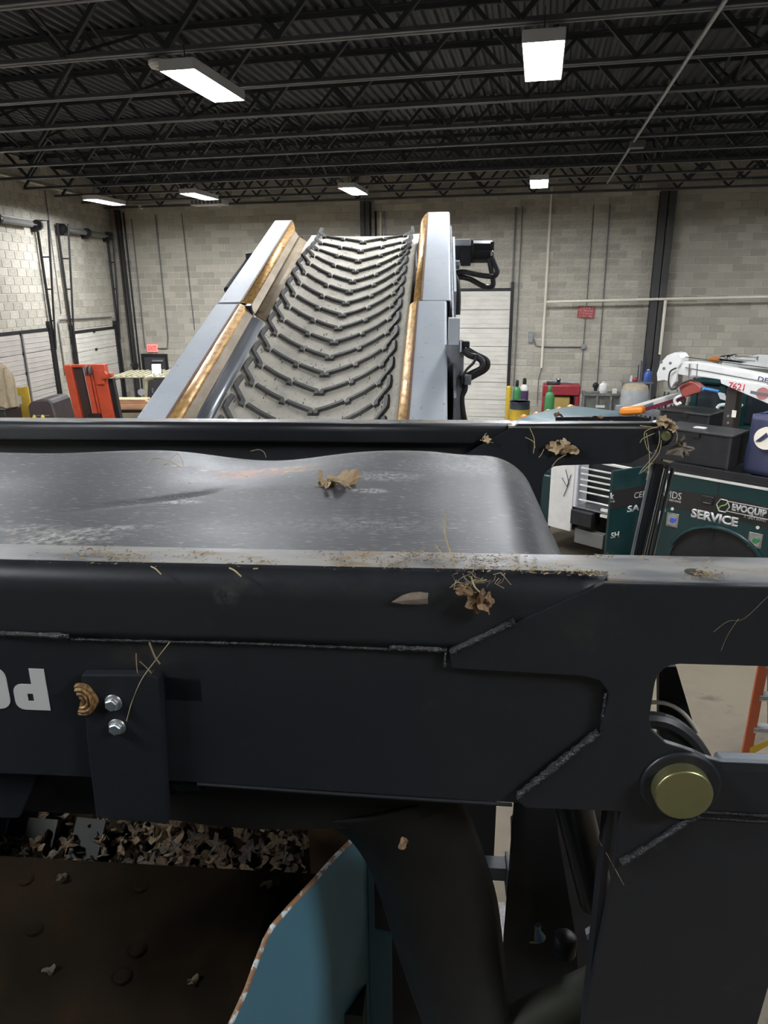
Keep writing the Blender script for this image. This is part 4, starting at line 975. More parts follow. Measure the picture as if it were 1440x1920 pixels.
x = WP(1108, 732, 19.75).x; o = MB().beam((x-.15, 19.7, zt+.03), (x+.25, 19.75, zt+.03), .06, .05).build('wrench', X['steel'], bevel=.01); tag(o, 'grey wrench lying on the steel table', 'tool')
w0 = WP(1193, 719, 19.2); zw = w0.z
tk = thing('pale_tank', 'pale rounded tank with rusty beige top beside the steel table', 'tank', T(w0.x, 19.3, 0))
MB().lathe([(.30, .1), (.34, .14), (.34, zw-.22), (.33, zw-.16)], (w0.x, 19.3, 0), 28).build('shell', mat('tank_white', (.42,.44,.46), .5, col2=(.34,.345,.34), scale=4), tk, smooth=60)
MB().lathe([(.33, zw-.16), (.30, zw-.07), (.22, zw-.02), (.05, zw)], (w0.x, 19.3, 0), 28).build('dome', mat('tank_beige', (.40,.35,.25), .6, col2=(.3,.25,.17), scale=5), tk, smooth=60)
MB().lathe([(.25, 0), (.25, .1)], (w0.x, 19.3, 0), 20).build('foot', X['black'], tk)
zs = WP(1200, 716, 20.2).z
sh = thing('wall_shelf', 'narrow steel shelf on legs behind the pale tank', 'shelf', T(w0.x+.15, 20.3, 0))
MB().box(w0.x-.25, w0.x+.55, 20.1, 20.45, zs-.03, zs).build('board', X['steel'], sh)
for xx in (-.22, .5): MB().box(w0.x+xx, w0.x+xx+.04, 20.3, 20.34, 0, zs-.03).build('leg', X['steel'], sh)
jug(1215, 700, 20.25, zs, .10, .33, mat('jug_blue', (.05,.10,.34), .35), 'blue plastic jug with pale top on the narrow shelf')
x = WP(1191, 710, 20.25).x; o = MB().lathe([(.06, 0), (.07, .05), (.05, .10)], (x, 20.25, zs+.001), 14).build('tin', X['red']); tag(o, 'small red tin on the narrow shelf', 'tin')
x = WP(1184, 708, 20.25).x; o = MB().lathe([(.035, 0), (.035, .12), (.02, .16)], (x, 20.25, zs+.001), 12).build('jar', X['lampcase']); tag(o, 'small pale jar left of the red tin', 'jar')
s0 = WP(1263, 735, 19.0)
sr = thing('scrap_rack', 'dark rack crowded with bars and scrap below the white boom head', 'rack', T(s0.x, 19.2, 0))
MB().box(s0.x-.4, s0.x+.5, 19.0, 19.5, .5, 1.2).build('bin', X['black'], sr)
for xx in (-.36, .44): MB().box(s0.x+xx, s0.x+xx+.06, 19.1, 19.4, 0, .5).build('leg', X['black'], sr)
rg = random.Random(9)
for k in range(16):
    x = s0.x-.35+.05*k; h = 1.35+rg.random()*.42
    MB().tube([(x, 19.1+rg.random()*.3, .8), (x+rg.uniform(-.12, .12), 19.1+rg.random()*.3, h)], rg.choice((.015, .022, .03)), 6).build('scrap_bar', rg.choice((X['black'], X['joist'], X['rustlight'], X['conduit'])), sr)
for k in range(4):
    x = s0.x-.4+.13*k; MB().beam((x-.15, 19.05, 1.42+.06*k), (x+.2, 19.1, 1.46+.05*k), .09, .05).build('scrap_plate', X['black'], sr)
bd = WP(1218, 690, 20.6)
for k in range(5):
    x = bd.x-.14+.06*k
    o = MB().tube([(x, 21.5, .02), (x-.01+.01*k, 21.62, 2.1+.12*(k % 3))], .016, 6).build('long_rod', mat('rod_navy', (.04,.045,.09), .5) if k == 0 else bpy.data.materials['rod_navy']); tag(o, 'dark blue rod leaning against the big column base', 'rod', 'rods leaning by the column')
# ---------------------------------------------------------------- service truck with crane on the right
_h = radians(56); TD, TN = Vector((-sin(_h), cos(_h), 0)), Vector((cos(_h), sin(_h), 0))
T0 = on(1340, 900, 2, 1.75)
TR = Matrix(((-TD.x, TN.x, 0, T0.x), (-TD.y, TN.y, 0, T0.y), (0, 0, 1, 0), (0, 0, 0, 1)))   # x along the side to the right, y into the truck
def TP(px, py, y=0.0): return on(px, py, 1, y, TR)
def tpz(pts, y=0.0): return [(TP(a, b, y).x, TP(a, b, y).z) for a, b in pts]
tr = thing('service_truck', 'dark teal service truck with white lettering and a crane, right of the rails', 'truck', TR @ T(.3, .9, 0))
K = lambda mb, name, m, par=None, **k: mb.build(name, m, par or tr, TR, **k)
HX = TP(1218, 880).x
side = [(HX, 1.74), (3.2, 1.74), (3.2, .45), (.98, .45)]
for k in range(0, 13):
    a = k/12*pi; side.append((.16+.60*cos(a)*1.08, .46+.62*sin(a)))
side += [(-.50, .36), (HX, .36)]
K(MB().prism(side, 0, .02), 'side_panel', X['teal'], smooth=0)
K(MB().box(HX, 3.2, .02, 1.9, .5, 1.72), 'body_core', X['black'])
ar = [(.16+.645*cos(k/14*pi*.86+.02)*1.06, -.012, .46+.645*sin(k/14*pi*.86+.02)) for k in range(15)]
K(MB().tube(ar, .028, 10), 'arch_flare', X['teal'])
K(MB().cyl((.15, .10, .41), (.15, .36, .41), .41, None, 36), 'wheel', X['rubber'], bevel=.03)
K(MB().cyl((.15, .09, .41), (.15, .11, .41), .25, None, 24), 'wheel_rim', X['steel'], bevel=.01)
K(MB().box(HX, 3.2, -.012, .03, 1.735, 1.765), 'white_trim', X['white'])
K(MB().box(HX, 3.2, .0, .3, 1.77, 1.80), 'top_rail', X['black']); K(MB().box(HX+.3, 3.2, .02, .08, 1.80, 1.88), 'top_rail', X['black'])
st = tpz([(1218, 912), (1348, 930), (1470, 955), (1470, 997), (1345, 966), (1218, 943)])
K(MB().prism(st, -.004, 0), 'black_stripe', mat('stripe_black', (.018,.017,.017), .4), smooth=0)
for p_, q_ in (((1250, 887), (1247, 959)), ((1238, 958), (1230, 1026))):
    a, b = TP(*p_), TP(*q_); K(MB().beam((a.x, -.006, a.z), (b.x, -.006, b.z), .02, .008, (0, 1, 0)), 'reflective_strip', X['lampcase'])
a = TP(1347, 920); K(MB().box(a.x-.006, a.x+.006, -.003, .001, .9, 1.72), 'door_gap', X['black'])
for (px, py), c in (((1261, 975), (.05,.10,.45)), ((1416, 1013), (.04,.20,.08))):
    a = TP(px, py)
    la = K(MB().box(a.x-.085, a.x+.085, -.008, 0, a.z-.10, a.z+.10), 'latch_frame', X['steel'], bevel=.01)
    MB().box(a.x-.062, a.x+.062, -.012, -.008, a.z-.075, a.z+.075).build('latch_recess', X['chrome'], la, TR)
    MB().cyl((a.x+.01, -.03, a.z), (a.x+.01, -.01, a.z), .04, None, 16).build('latch_knob', mat('knob', c, .4), la, TR)
for px, py in ((1261, 954), (1421, 989)):
    a = TP(px, py); K(MB().cyl((a.x, -.012, a.z), (a.x, 0, a.z), .022, None, 14), 'button_plug', X['white'])
a = TP(1327, 938); K(MB().box(a.x-.08, a.x+.08, -.02, -.004, a.z-.05, a.z+.06), 'door_handle', X['black'], bevel=.008); K(MB().box(a.x-.05, a.x+.05, -.026, -.02, a.z-.04, a.z-.03), 'handle_bar', X['chrome'])
def ttext(s, px0, px1, py, h, bold=0.0, m=None, y=-.0055):
    a, b = TP(px0, py, y), TP(px1, py, y); c = TP((px0+px1)/2, py, y)
    text(s, tr, TR @ frame((c.x, y, c.z), (1, 0, 0), (0, 0, 1)), h, m or X['letter'], bold=bold, width=abs(b.x-a.x), thick=.001)
ttext('SERVICE', 1294, 1384, 970.5, .135, .045)
ttext('APIDS', 1237, 1278, 927, .10, 0)
ttext('A TEREX BRAND', 1250, 1277, 939, .03, .01)
ttext('EVOQUIP', 1371, 1438, 958, .12, .05)
ttext('A TEREX BRAND', 1394, 1437, 972, .04, .01)
hc = TP(1356, 948)
hx = MB().tube([(hc.x+.085*cos(k*pi/3), -.006, hc.z+.095*sin(k*pi/3)) for k in range(7)], .008, 6); K(hx, 'hexagon_emblem', X['letter'])
K(MB().tube(smoothpath([(hc.x-.05, -.006, hc.z-.075), (hc.x-.035, -.006, hc.z-.02), (hc.x+.035, -.006, hc.z+.02), (hc.x+.05, -.006, hc.z+.075)], 4), .008, 6), 'emblem_curve', mat('emblem_green', (.2,.42,.07), .5))
a, b = TP(1362, 939), TP(1362, 958); e = TP(1440, 956).x
for z in (a.z, b.z): K(MB().beam((hc.x+.06, -.006, z), (3.0, -.006, z-.0), .008, .012, (0, 1, 0)), 'emblem_line', X['letter'])
# the opened compartment door, found by turning it on its hinge until its edge meets the measured one
best = None
for k in range(200):
    th = pi+ k/200*pi
    F = TR @ Vector((HX+.68*cos(th), .68*sin(th), 1.3)); v = F-CAM; u = 720+FPX*v.dot(CR)/v.dot(CD)
    if sin(th) < 0 and (best is None or abs(u-1144) < best[0]): best = (abs(u-1144), th)
th = best[1]
DR_ = TR @ Matrix.Translation((HX, 0, 0)) @ Matrix.Rotation(th+pi, 4, 'Z')      # x from free edge (-.68) to hinge (0)
dd = K(MB().box(0, .001, 0, .001, .4, .401), 'door_hinge', X['black'])
D_ = lambda mb, name, m: mb.build(name, m, dd, DR_, bevel=.004)
DP = lambda px, py: on(px, py, 1, 0, DR_)
D_(MB().box(-.68, 0, 0, .04, .33, DP(1180, 879).z), 'open_door', X['teal'])
D_(MB().box(-.68, 0, -.003, 0, DP(1180, 950).z, DP(1180, 914).z), 'door_stripe', bpy.data.materials['stripe_black'])
def dtext(s, px0, px1, py, h, bold=0.0):
    a, b = DP(px0, py), DP(px1, py); c = DP((px0+px1)/2, py)
    text(s, dd, DR_ @ frame((c.x, -.0045, c.z), (1, 0, 0), (0, 0, 1)), h, X['letter'], bold=bold, width=abs(b.x-a.x), thick=.001)
dtext('CED', 1189, 1213, 927, .09); dtext('SA', 1176, 1199, 953, .10, .03); dtext('k', 1144, 1151, 930, .10, .03); dtext('ing', 1144, 1152, 940, .035); dtext('SH', 1145, 1160, 1003, .09, .03)
# drawers inside and the pale panel left of them
x0, x1 = TP(1086, 900).x, HX
cp = K(MB().box(x0-.1, x1, .35, .4, .3, 1.9), 'compartment_back', X['black'])
for k, py in enumerate((882, 893, 904, 915, 927, 943)):
    z = TP(1110, py).z
    K(MB().box(x0, x1, .02, .05, z-.010, z+.014), 'drawer_front', X['white'], bevel=.006)
K(MB().box(x0-.07, x0-.02, -.02, .3, TP(1088, 952).z, TP(1088, 866).z), 'compartment_jamb', X['lampcase'], bevel=.004)
z = TP(1110, 866).z; K(MB().beam((x0-.05, -.01, z+.02), (x1+.1, -.01, z-.0), .05, .03), 'compartment_lintel', X['white'])
K(MB().box(x0-.06, x1, .0, .3, TP(1110, 956).z-.02, TP(1110, 956).z), 'compartment_sill', X['steel'])
K(MB().box(x0-.05, x0+.32, -.1, .2, TP(1100, 985).z, TP(1100, 958).z), 'step_box', X['black'], bevel=.01)
K(MB().box(x0-.0, x0+.5, -.02, .1, .35, TP(1100, 995).z), 'lower_guard', X['conduit'], bevel=.01)
for py in (957, 968): z = TP(1135, py).z; K(MB().box(x0+.42, x0+.62, -.03, .02, z-.02, z+.02), 'drawer_handle', X['white'])
xa = TP(1032, 900).x
K(MB().box(xa, x0-.09, .0, .04, .5, TP(1050, 864).z), 'pale_panel', X['white'], bevel=.008)
for pts in (((1062, 880), (1068, 905), (1058, 930)), ((1055, 895), (1064, 912), (1072, 890))):
    K(MB().tube([(TP(a, b).x, -.02, TP(a, b).z) for a, b in pts], .006, 5), 'loose_wire', X['black'])
# cab with clearance lights
ca = [on(995, 789, 2, 2.12, TR), on(1182, 789, 2, 2.12, TR)]
cabx0, cabx1 = -3.4, -2.1
def cabroof(u, v):
    x = cabx0+(cabx1-cabx0)*u; y = .0+1.9*v
    e = min(u, 1-u, v*1.3, (1-v)*1.3)
    return (x, y, 2.19-.12*max(0, 1-e/.16)**2+.03*sin(pi*v))
K(MB().grid(cabroof, 18, 18), 'cab_roof', X['tealhood'], solid=.02, smooth=80)
for i in range(5):
    q = (cabx0+.10, .22+i*.36)
    K(MB().lathe([(.075, 0), (.065, .04), (.02, .065)], (q[0]+.03, q[1], 2.165), 12), 'clearance_light', mat('amber', (.62,.22,.04), .35) if i == 0 else bpy.data.materials['amber'])
K(MB().box(cabx0+.1, cabx1-.05, .08, 1.82, .5, 1.35), 'cab_body', X['teal'], bevel=.05)
for xx in (cabx0+.14, cabx1-.1):
    for yy in (.1, 1.78): K(MB().box(xx-.04, xx+.04, yy-.03, yy+.03, 1.33, 2.12), 'cab_pillar', X['teal'])
K(MB().box(cabx0+.12, cabx1-.1, .1, .11, 1.36, 2.05), 'cab_window', X['glass'])
K(MB().cyl((cabx0+.3, .0, .44), (cabx0+.3, .3, .44), .44, None, 28), 'wheel', X['rubber'], bevel=.03)
K(MB().box(cabx0+.3, 3.2, .5, 1.5, .35, .55), 'chassis', X['black'])
# white and maroon beam with the amber end, and the headache rack
bp = [TP(1168, 772, 1.1), TP(1288, 738, 1.6)]
bm_ = K(MB().beam(bp[0], bp[1], .14, .10), 'beam', X['white'], bevel=.01)
d_ = (bp[1]-bp[0]).normalized()
MB().beam(bp[0]+Vector((.05,-.04,-.05)), bp[1]+Vector((0,-.06,-.05)), .05, .06).build('maroon_band', mat('maroon', (.17,.02,.05), .5), bm_, TR)
MB().beam(bp[0]+Vector((.12,.06,.03)), bp[1]+Vector((.0,.06,.05)), .16, .05).build('teal_band', X['tealhood'], bm_, TR)
MB().beam(TP(1164, 771, 1.1), TP(1208, 768, 1.15), .2, .13).build('amber_end', mat('amber_bright', (.75,.24,.03), .3), bm_, TR, bevel=.045)
RY = 1.75
hr = [TP(1152, 777, RY), TP(1238, 777, RY)]
K(MB().box(hr[0].x, hr[1].x, RY, RY+.04, 1.6, TP(1236, 769, RY).z), 'headache_rack', X['steel'], bevel=.005)
for k in range(9): x = hr[0].x+.08+k*(hr[1].x-hr[0].x-.16)/8; K(MB().box(x-.02, x+.012, RY-.01, RY, TP(1200, 786, RY).z, TP(1200, 778, RY).z), 'rack_slot', X['black'])
# toolboxes on the body
def tool(px0, py0, px1, py1, y, dp, zb, label):
    a, b = TP(px0, py0, y), TP(px1, py1, y); z = (a.z+b.z)/2
    t = thing('toolbox', label, 'toolbox', TR @ T((a.x+b.x)/2, y+dp/2, zb))
    MB().box(a.x, b.x, y, y+dp, zb, z-.03).build('box', X['black'], t, TR, bevel=.01)
    MB().box(a.x-.015, b.x+.015, y-.015, y+dp+.015, z-.03, z).build('lid', mat('lid_black', (.03,.03,.032), .4) if 'lid_black' not in bpy.data.materials else bpy.data.materials['lid_black'], t, TR, bevel=.006)
    MB().box((a.x+b.x)/2-.05, (a.x+b.x)/2+.05, y-.025, y-.015, z-.09, z-.03).build('latch', X['black'], t, TR)
    MB().box(b.x-.03, b.x, y-.008, y, zb, z-.03).build('corner_post', bpy.data.materials['lid_black'], t, TR)
    return a.x, b.x, z
bx0, bx1, bz = tool(1243, 803, 1374, 813, .12, .55, 1.885, 'black steel toolbox on the near edge of the service truck')
tool(1240, 768, 1332, 776, 1.15, .6, 1.725, 'black toolbox behind, below the white crane boom')
o = MB().box(bx0+.35, bx0+.5, .3, .4, bz+.001, bz+.012).build('paper_scrap', X['white'], None, TR); tag(o, 'white paper scrap on the near toolbox lid', 'paper')
# crane
CY = 1.0
boom = thing('crane_boom', 'white truck crane boom numbered in red, with a red hook block', 'crane', TR @ T(1.4, CY, 1.75))
B = lambda mb, name, m, **k: mb.build(name, m, boom, TR, **k)
X['boom'] = mat('boom_white', (.72,.72,.70), .35, col2=(.64,.64,.62), scale=4)
def beampoly(pts, y0, y1, name, m, **k): return B(MB().prism(tpz(pts, y0), y0, y1), name, m, smooth=0, **k)
beampoly([(1296, 678), (1330, 683), (1560, 728), (1560, 790), (1440, 748), (1350, 712), (1296, 704)], CY, CY+.22, 'outer_section', X['boom'], bevel=.01)
beampoly([(1272, 677), (1312, 681), (1312, 709), (1270, 702)], CY+.03, CY+.19, 'inner_section', X['boom'], bevel=.008)
beampoly([(1350, 711), (1363, 711), (1560, 740), (1560, 806), (1440, 757), (1352, 719)], CY-.05, CY-.005, 'side_plate', X['boom'], bevel=.006)
for px in (1293, 1308): a, b = TP(px, 682, CY), TP(px-2, 710, CY); B(MB().beam((a.x, CY-.004, a.z), (b.x, CY-.004, b.z), .012, .012), 'section_collar', X['conduit'])
B(MB().beam((TP(1285, 689, CY).x, CY-.004, TP(1285, 689, CY).z), (TP(1440, 717, CY).x, CY-.004, TP(1440, 717, CY).z), .006, .014), 'boom_groove', X['conduit'])
B(MB().prism(tpz([(1232, 715), (1231, 700), (1238, 680), (1250, 667), (1264, 661), (1273, 663), (1278, 671), (1277, 680), (1270, 690), (1268, 704), (1266, 716), (1258, 727), (1254, 716), (1245, 713)], CY-.02), CY-.02, CY+.24), 'boom_head', X['boom'], bevel=.012, smooth=0)
for px, py in ((1257, 681), (1245, 691), (1240, 679)):
    a = TP(px, py, CY-.02); B(MB().cyl((a.x, CY-.03, a.z), (a.x, CY-.015, a.z), .022, None, 12), 'pin', X['conduit'])
B(MB().prism(tpz([(1272, 722), (1288, 714), (1304, 718), (1315, 727), (1313, 735), (1284, 745), (1276, 738)], CY-.02), CY-.02, CY+.14), 'hook_block', mat('hook_red', (.30,.06,.045), .5, col2=(.24,.05,.04), scale=7), bevel=.015, smooth=0)
B(MB().tube(smoothpath([TP(1315, 731, CY+.05), TP(1322, 729, CY+.05), TP(1333, 731, CY+.05), TP(1348, 734, CY+.05)], 4), [.035]*4+[.022]*9, 10), 'sling', mat('sling_blue', (.05,.22,.50), .5))
B(MB().tube(smoothpath([TP(1279, 741, CY), TP(1268, 746, CY), TP(1265, 753, CY), TP(1270, 759, CY), TP(1276, 755, CY)], 4), .022, 10), 'hook', X['boom'])
for pts in (((1268, 690), (1256, 698), (1254, 722), (1262, 730), (1280, 716)), ((1266, 730), (1276, 720), (1296, 712))):
    B(MB().tube(smoothpath([TP(a, b, CY-.08) for a, b in pts], 4), .013, 8), 'hose', X['hose'])
B(MB().tube([TP(1276, 668, CY+.1), TP(1440, 690, CY+.3)], .006, 6), 'wire_rope', X['black'])
c0_, c1_ = TP(1362, 735, CY+.06), TP(1383, 735, CY+.06)
B(MB().box(c0_.x, c1_.x, CY+.06, CY+.3, 1.725, TP(1370, 716, CY).z), 'boom_rest', mat('rest_brown', (.035,.028,.025), .5), bevel=.008)
a = TP(1376, 776, CY+.05); B(MB().box(a.x-.03, a.x+.03, CY+.05, CY+.06, a.z-.05, a.z+.05), 'data_plate', X['pipew'])
for px, py in ((1365, 780), (1365, 793)): a = TP(px, py, CY+.05); B(MB().cyl((a.x, CY+.045, a.z), (a.x, CY+.06, a.z), .018, None, 10), 'bolt', X['steel'])
q0_, q1_ = TP(1366, 722, CY-.052), TP(1396, 727, CY-.052); cc = (q0_+q1_)/2; dv = (q1_-q0_).normalized()
text('7621', boom, TR @ frame((cc.x, CY-.0515, cc.z), (dv.x, 0, dv.z), (-dv.z*.9+.15, 0, dv.x)), .10, mat('number_red', (.55,.05,.07), .5), bold=.025, width=(q1_-q0_).length, thick=.001)
a = TP(1432, 716, CY-.002); q0_, q1_ = TP(1421, 711, CY), TP(1444, 716, CY); dv = (q1_-q0_).normalized(); cc = (q0_+q1_)/2
text('DEJ', boom, TR @ frame((cc.x, CY-.002, cc.z), (dv.x, 0, dv.z), (-dv.z, 0, dv.x)), .085, mat('letter_navy', (.06,.06,.16), .5), bold=.02, width=(q1_-q0_).length, thick=.001)
a = TP(1430, 738, CY-.052); B(MB().cyl((a.x, CY-.053, a.z), (a.x, CY-.049, a.z), .085, None, 28), 'round_emblem', mat('emblem_red', (.42,.16,.15), .5))
q0_, q1_ = TP(1407, 735, CY-.054), TP(1452, 743, CY-.054); B(MB().beam(q0_, q1_, .004, .04), 'emblem_band', X['conduit'])
# blue tarp over the winch
t0_, t1_ = TP(1392, 780, .35), TP(1388, 885, .35)
tz = TP(1400, 772, .45).z
def tarp(u, v):
    # v from top centre to hem, u around
    a = -pi*.98+u*1.96*pi; cx, cy_ = t0_.x+.70, .60
    sq = 1/max(abs(cos(a)), abs(sin(a)))
    r = min(1, v*2.2)**.7; k = sq**.8
    rx, ry = .60*k, .30*k
    z = tz if v < .45 else tz-(v-.45)/.55*(tz-1.84)
    fold = .025*sin(9*a)*max(0, v-.3)+.02*noise.noise((a*2, v*4, 1))
    return (cx+(rx*r+fold)*cos(a)-.05*max(0, v-.45), cy_+(ry*r+fold)*sin(a), z+.05*noise.noise((cos(a)*3, sin(a)*3, v*3))*(1-v)-.03*r*(v<.46))
X['tarp'] = mat('tarp_blue', (.028,.032,.075), .6, col2=(.042,.046,.095), scale=5, bump=.2, bscale=14)
tp_o = MB().grid(tarp, 72, 22).build('tarp', X['tarp'], None, TR, solid=.006, smooth=80)
tag(tp_o, 'dark blue tarp with a round pale emblem draped over the crane winch', 'tarp')
WM[tp_o] = tp_o.matrix_world.copy()
e0_ = TP(1437, 822, .26)
MB().cyl((e0_.x, .235, e0_.z), (e0_.x, .30, e0_.z), .145, None, 32).build('round_emblem', X['pipew'], tp_o, TR)
MB().prism([(e0_.x-.12, e0_.z-.05), (e0_.x+.0, e0_.z+.08), (e0_.x+.03, e0_.z+.03), (e0_.x-.06, e0_.z-.05)], .228, .24).build('emblem_stroke', X['tarp'], tp_o, TR, smooth=0)
wn = thing('crane_winch', 'crane winch drum hidden beneath the blue tarp', 'winch', TR @ T(t0_.x+.62, .6, 1.73))
MB().box(t0_.x+.2, t0_.x+1.05, .4, .82, 1.73, tz-.12).build('housing', X['black'], wn, TR)
# second truck behind
t2 = thing('teal_cab', 'teal truck cab with dark windows and pale mirrors behind the crane boom', 'truck', TR @ T(-.2, 3.4, 0))
C2 = lambda mb, name, m, **k: mb.build(name, m, t2, TR, **k)
CYb = 2.6
z1, z2 = TP(1330, 790, CYb).z, TP(1330, 722, CYb).z
xa, xb = TP(1292, 760, CYb).x, TP(1500, 760, CYb).x
C2(MB().box(xa, xb, CYb, CYb+2.0, .5, z1), 'cab_body', X['teal'], bevel=.05)
C2(MB().box(xa+.08, xb, CYb+.03, CYb+1.97, z1, z2), 'glasshouse', X['glass'], bevel=.04)
C2(MB().box(xa-.02, xb, CYb-.02, CYb+2.02, z2, z2+.12), 'roof', X['teal'], bevel=.05)
for px in (1298, 1350, 1392): x = TP(px, 760, CYb).x; C2(MB().box(x-.05, x+.05, CYb, CYb+.05, z1-.02, z2), 'pillar', X['teal'])
for pts in (((1345, 765), (1350, 760), (1362, 759), (1375, 760)), ((1378, 762), (1385, 763), (1391, 758))):
    C2(MB().tube(smoothpath([TP(a, b, CYb-.15) for a, b in pts], 4), .03, 10), 'mirror_arm', X['boom'])
a = TP(1352, 742, CYb-.02); C2(MB().prism(tpz([(1345, 735), (1358, 738), (1364, 752), (1350, 748)], CYb-.02), CYb-.02, CYb), 'window_glint', X['lampcase'], smooth=0)
C2(MB().cyl((xa+.5, CYb-.02, .5), (xa+.5, CYb+.3, .5), .5, None, 24), 'wheel', X['rubber'], bevel=.03)
C2(MB().cyl((xb-.5, CYb-.02, .5), (xb-.5, CYb+.3, .5), .5, None, 24), 'wheel', X['rubber'], bevel=.03)
t3 = thing('white_truck', 'white truck roof with chrome fittings behind the crane boom, far right', 'truck', TR @ T(1.2, 6.0, 0))
Y3 = 5.4
z3 = TP(1440, 682, Y3).z; xa, xb = TP(1350, 690, Y3).x, TP(1560, 690, Y3).x
MB().box(xa, xb, Y3, Y3+2.0, .6, z3).build('body', X['boom'], t3, TR, bevel=.06)
MB().box(xa+.2, xb-.2, Y3-.01, Y3, z3-.6, z3-.15).build('window', X['glass'], t3, TR)
for xx in (xa+.5, xb-.6): MB().cyl((xx, Y3-.02, .5), (xx, Y3+.3, .5), .5, None, 24).build('wheel', X['rubber'], t3, TR)
rg = random.Random(2)
for k in range(7):
    q = TP(1340+k*5, 676-k*1.5+rg.uniform(-2, 2), Y3+.3)
    MB().tube([(q.x, Y3+.3, z3), (q.x, Y3+.3, q.z)], .02, 6).build('horn_stem', X['chrome'], t3, TR)
    MB().tube([(q.x-.05, Y3+.3, q.z), (q.x+.12, Y3+.26, q.z+.01)], [.02, .05], 10).build('horn', X['chrome'], t3, TR)
q0_, q1_ = TP(1368, 668, Y3+.3), TP(1420, 671, Y3+.3)
for dz in (0, -.07): MB().tube([(q0_.x, Y3+.3, q0_.z+dz), (q1_.x, Y3+.3, q1_.z+dz)], .014, 6).build('rack_rail', X['chrome'], t3, TR)
MB().tube([(q1_.x, Y3+.3, z3), (q1_.x, Y3+.3, q1_.z+.03)], .03, 8).build('rack_post', X['chrome'], t3, TR)
a = TP(1334, 674, Y3-.3); MB().box(a.x-.06, a.x+.10, Y3-.3, Y3-.1, a.z-.05, a.z+.05).build('amber_lamp', bpy.data.materials['amber'], t3, TR, bevel=.02)
MB().tube([(a.x, Y3-.2, a.z), (a.x+.6, Y3+.1, z3-.02)], .02, 6).build('lamp_bracket', X['chrome'], t3, TR)
# stepladder on the floor
f0 = on(1397, 1428, 2, 0); 
LF = Matrix.Translation((f0.x, f0.y, 0)) @ Matrix.Rotation(YAW-radians(8), 4, 'Z')
ld = thing('stepladder', 'orange fibreglass stepladder with silver steps on the concrete floor', 'ladder', LF)
up = on(1429, 1256, 1, .16, LF)
uv = up.normalized(); LL_ = 1.22/uv.z
X['ladder'] = mat('ladder_orange', (.40,.085,.03), .5)
for dx in (0, .46):
    e = uv*LL_+Vector((dx*-.25, 0, 0)) if dx else uv*LL_
    MB().beam((dx, 0, .07), Vector((dx, 0, 0))+e, .03, .085, (1, 0, .0)).build('rail', X['ladder'], ld, LF, bevel=.003)
    MB().beam((dx, 0, 0), Vector((dx, 0, 0))+uv*.1, .045, .095, (1, 0, 0)).build('foot', X['yellow'], ld, LF, bevel=.004)
    MB().beam((dx+.42, .55, 0), Vector((dx+.03, .05, 0))+e, .025, .05, (1, 0, 0)).build('rear_rail', X['black'], ld, LF)
for k, f in enumerate((.27, .52, .77)):
    q = uv*LL_*f; MB().box(q.x+.01, q.x+.45-.1*f, q.y-.03, q.y+.06, q.z-.035, q.z+.02).build('step', X['steel'], ld, LF, bevel=.004)
    MB().box(q.x+.01, q.x+.45-.1*f, q.y-.036, q.y-.03, q.z-.028, q.z-.02).build('step_edge', X['chrome'], ld, LF)
MB().prism([(.02, .08), (.05, .09), (.22, .24), (.22, .29), (.02, .16)], -.01, .0).build('brace', X['yellow'], ld, LF, smooth=0)
q = uv*LL_; MB().box(q.x-.02, q.x+.40, q.y-.1, q.y+.16, q.z-.03, q.z+.03).build('top_cap', X['yellow'], ld, LF, bevel=.01)
# wet patch in the gap
wpts = [on(a, b, 2, .004) for a, b in ((935, 1688), (968, 1700), (972, 1770), (962, 1795), (940, 1790), (930, 1740))]
o = MB().add([(p.x, p.y, .004) for p in wpts]+[(p.x, p.y, 0) for p in wpts], [tuple(range(6))]+[(i, (i+1) % 6, 6+(i+1) % 6, 6+i) for i in range(6)]).build('wet_patch', X['puddle'], smooth=0)
tag(o, 'small glistening wet patch on the concrete seen through the gap', 'puddle')
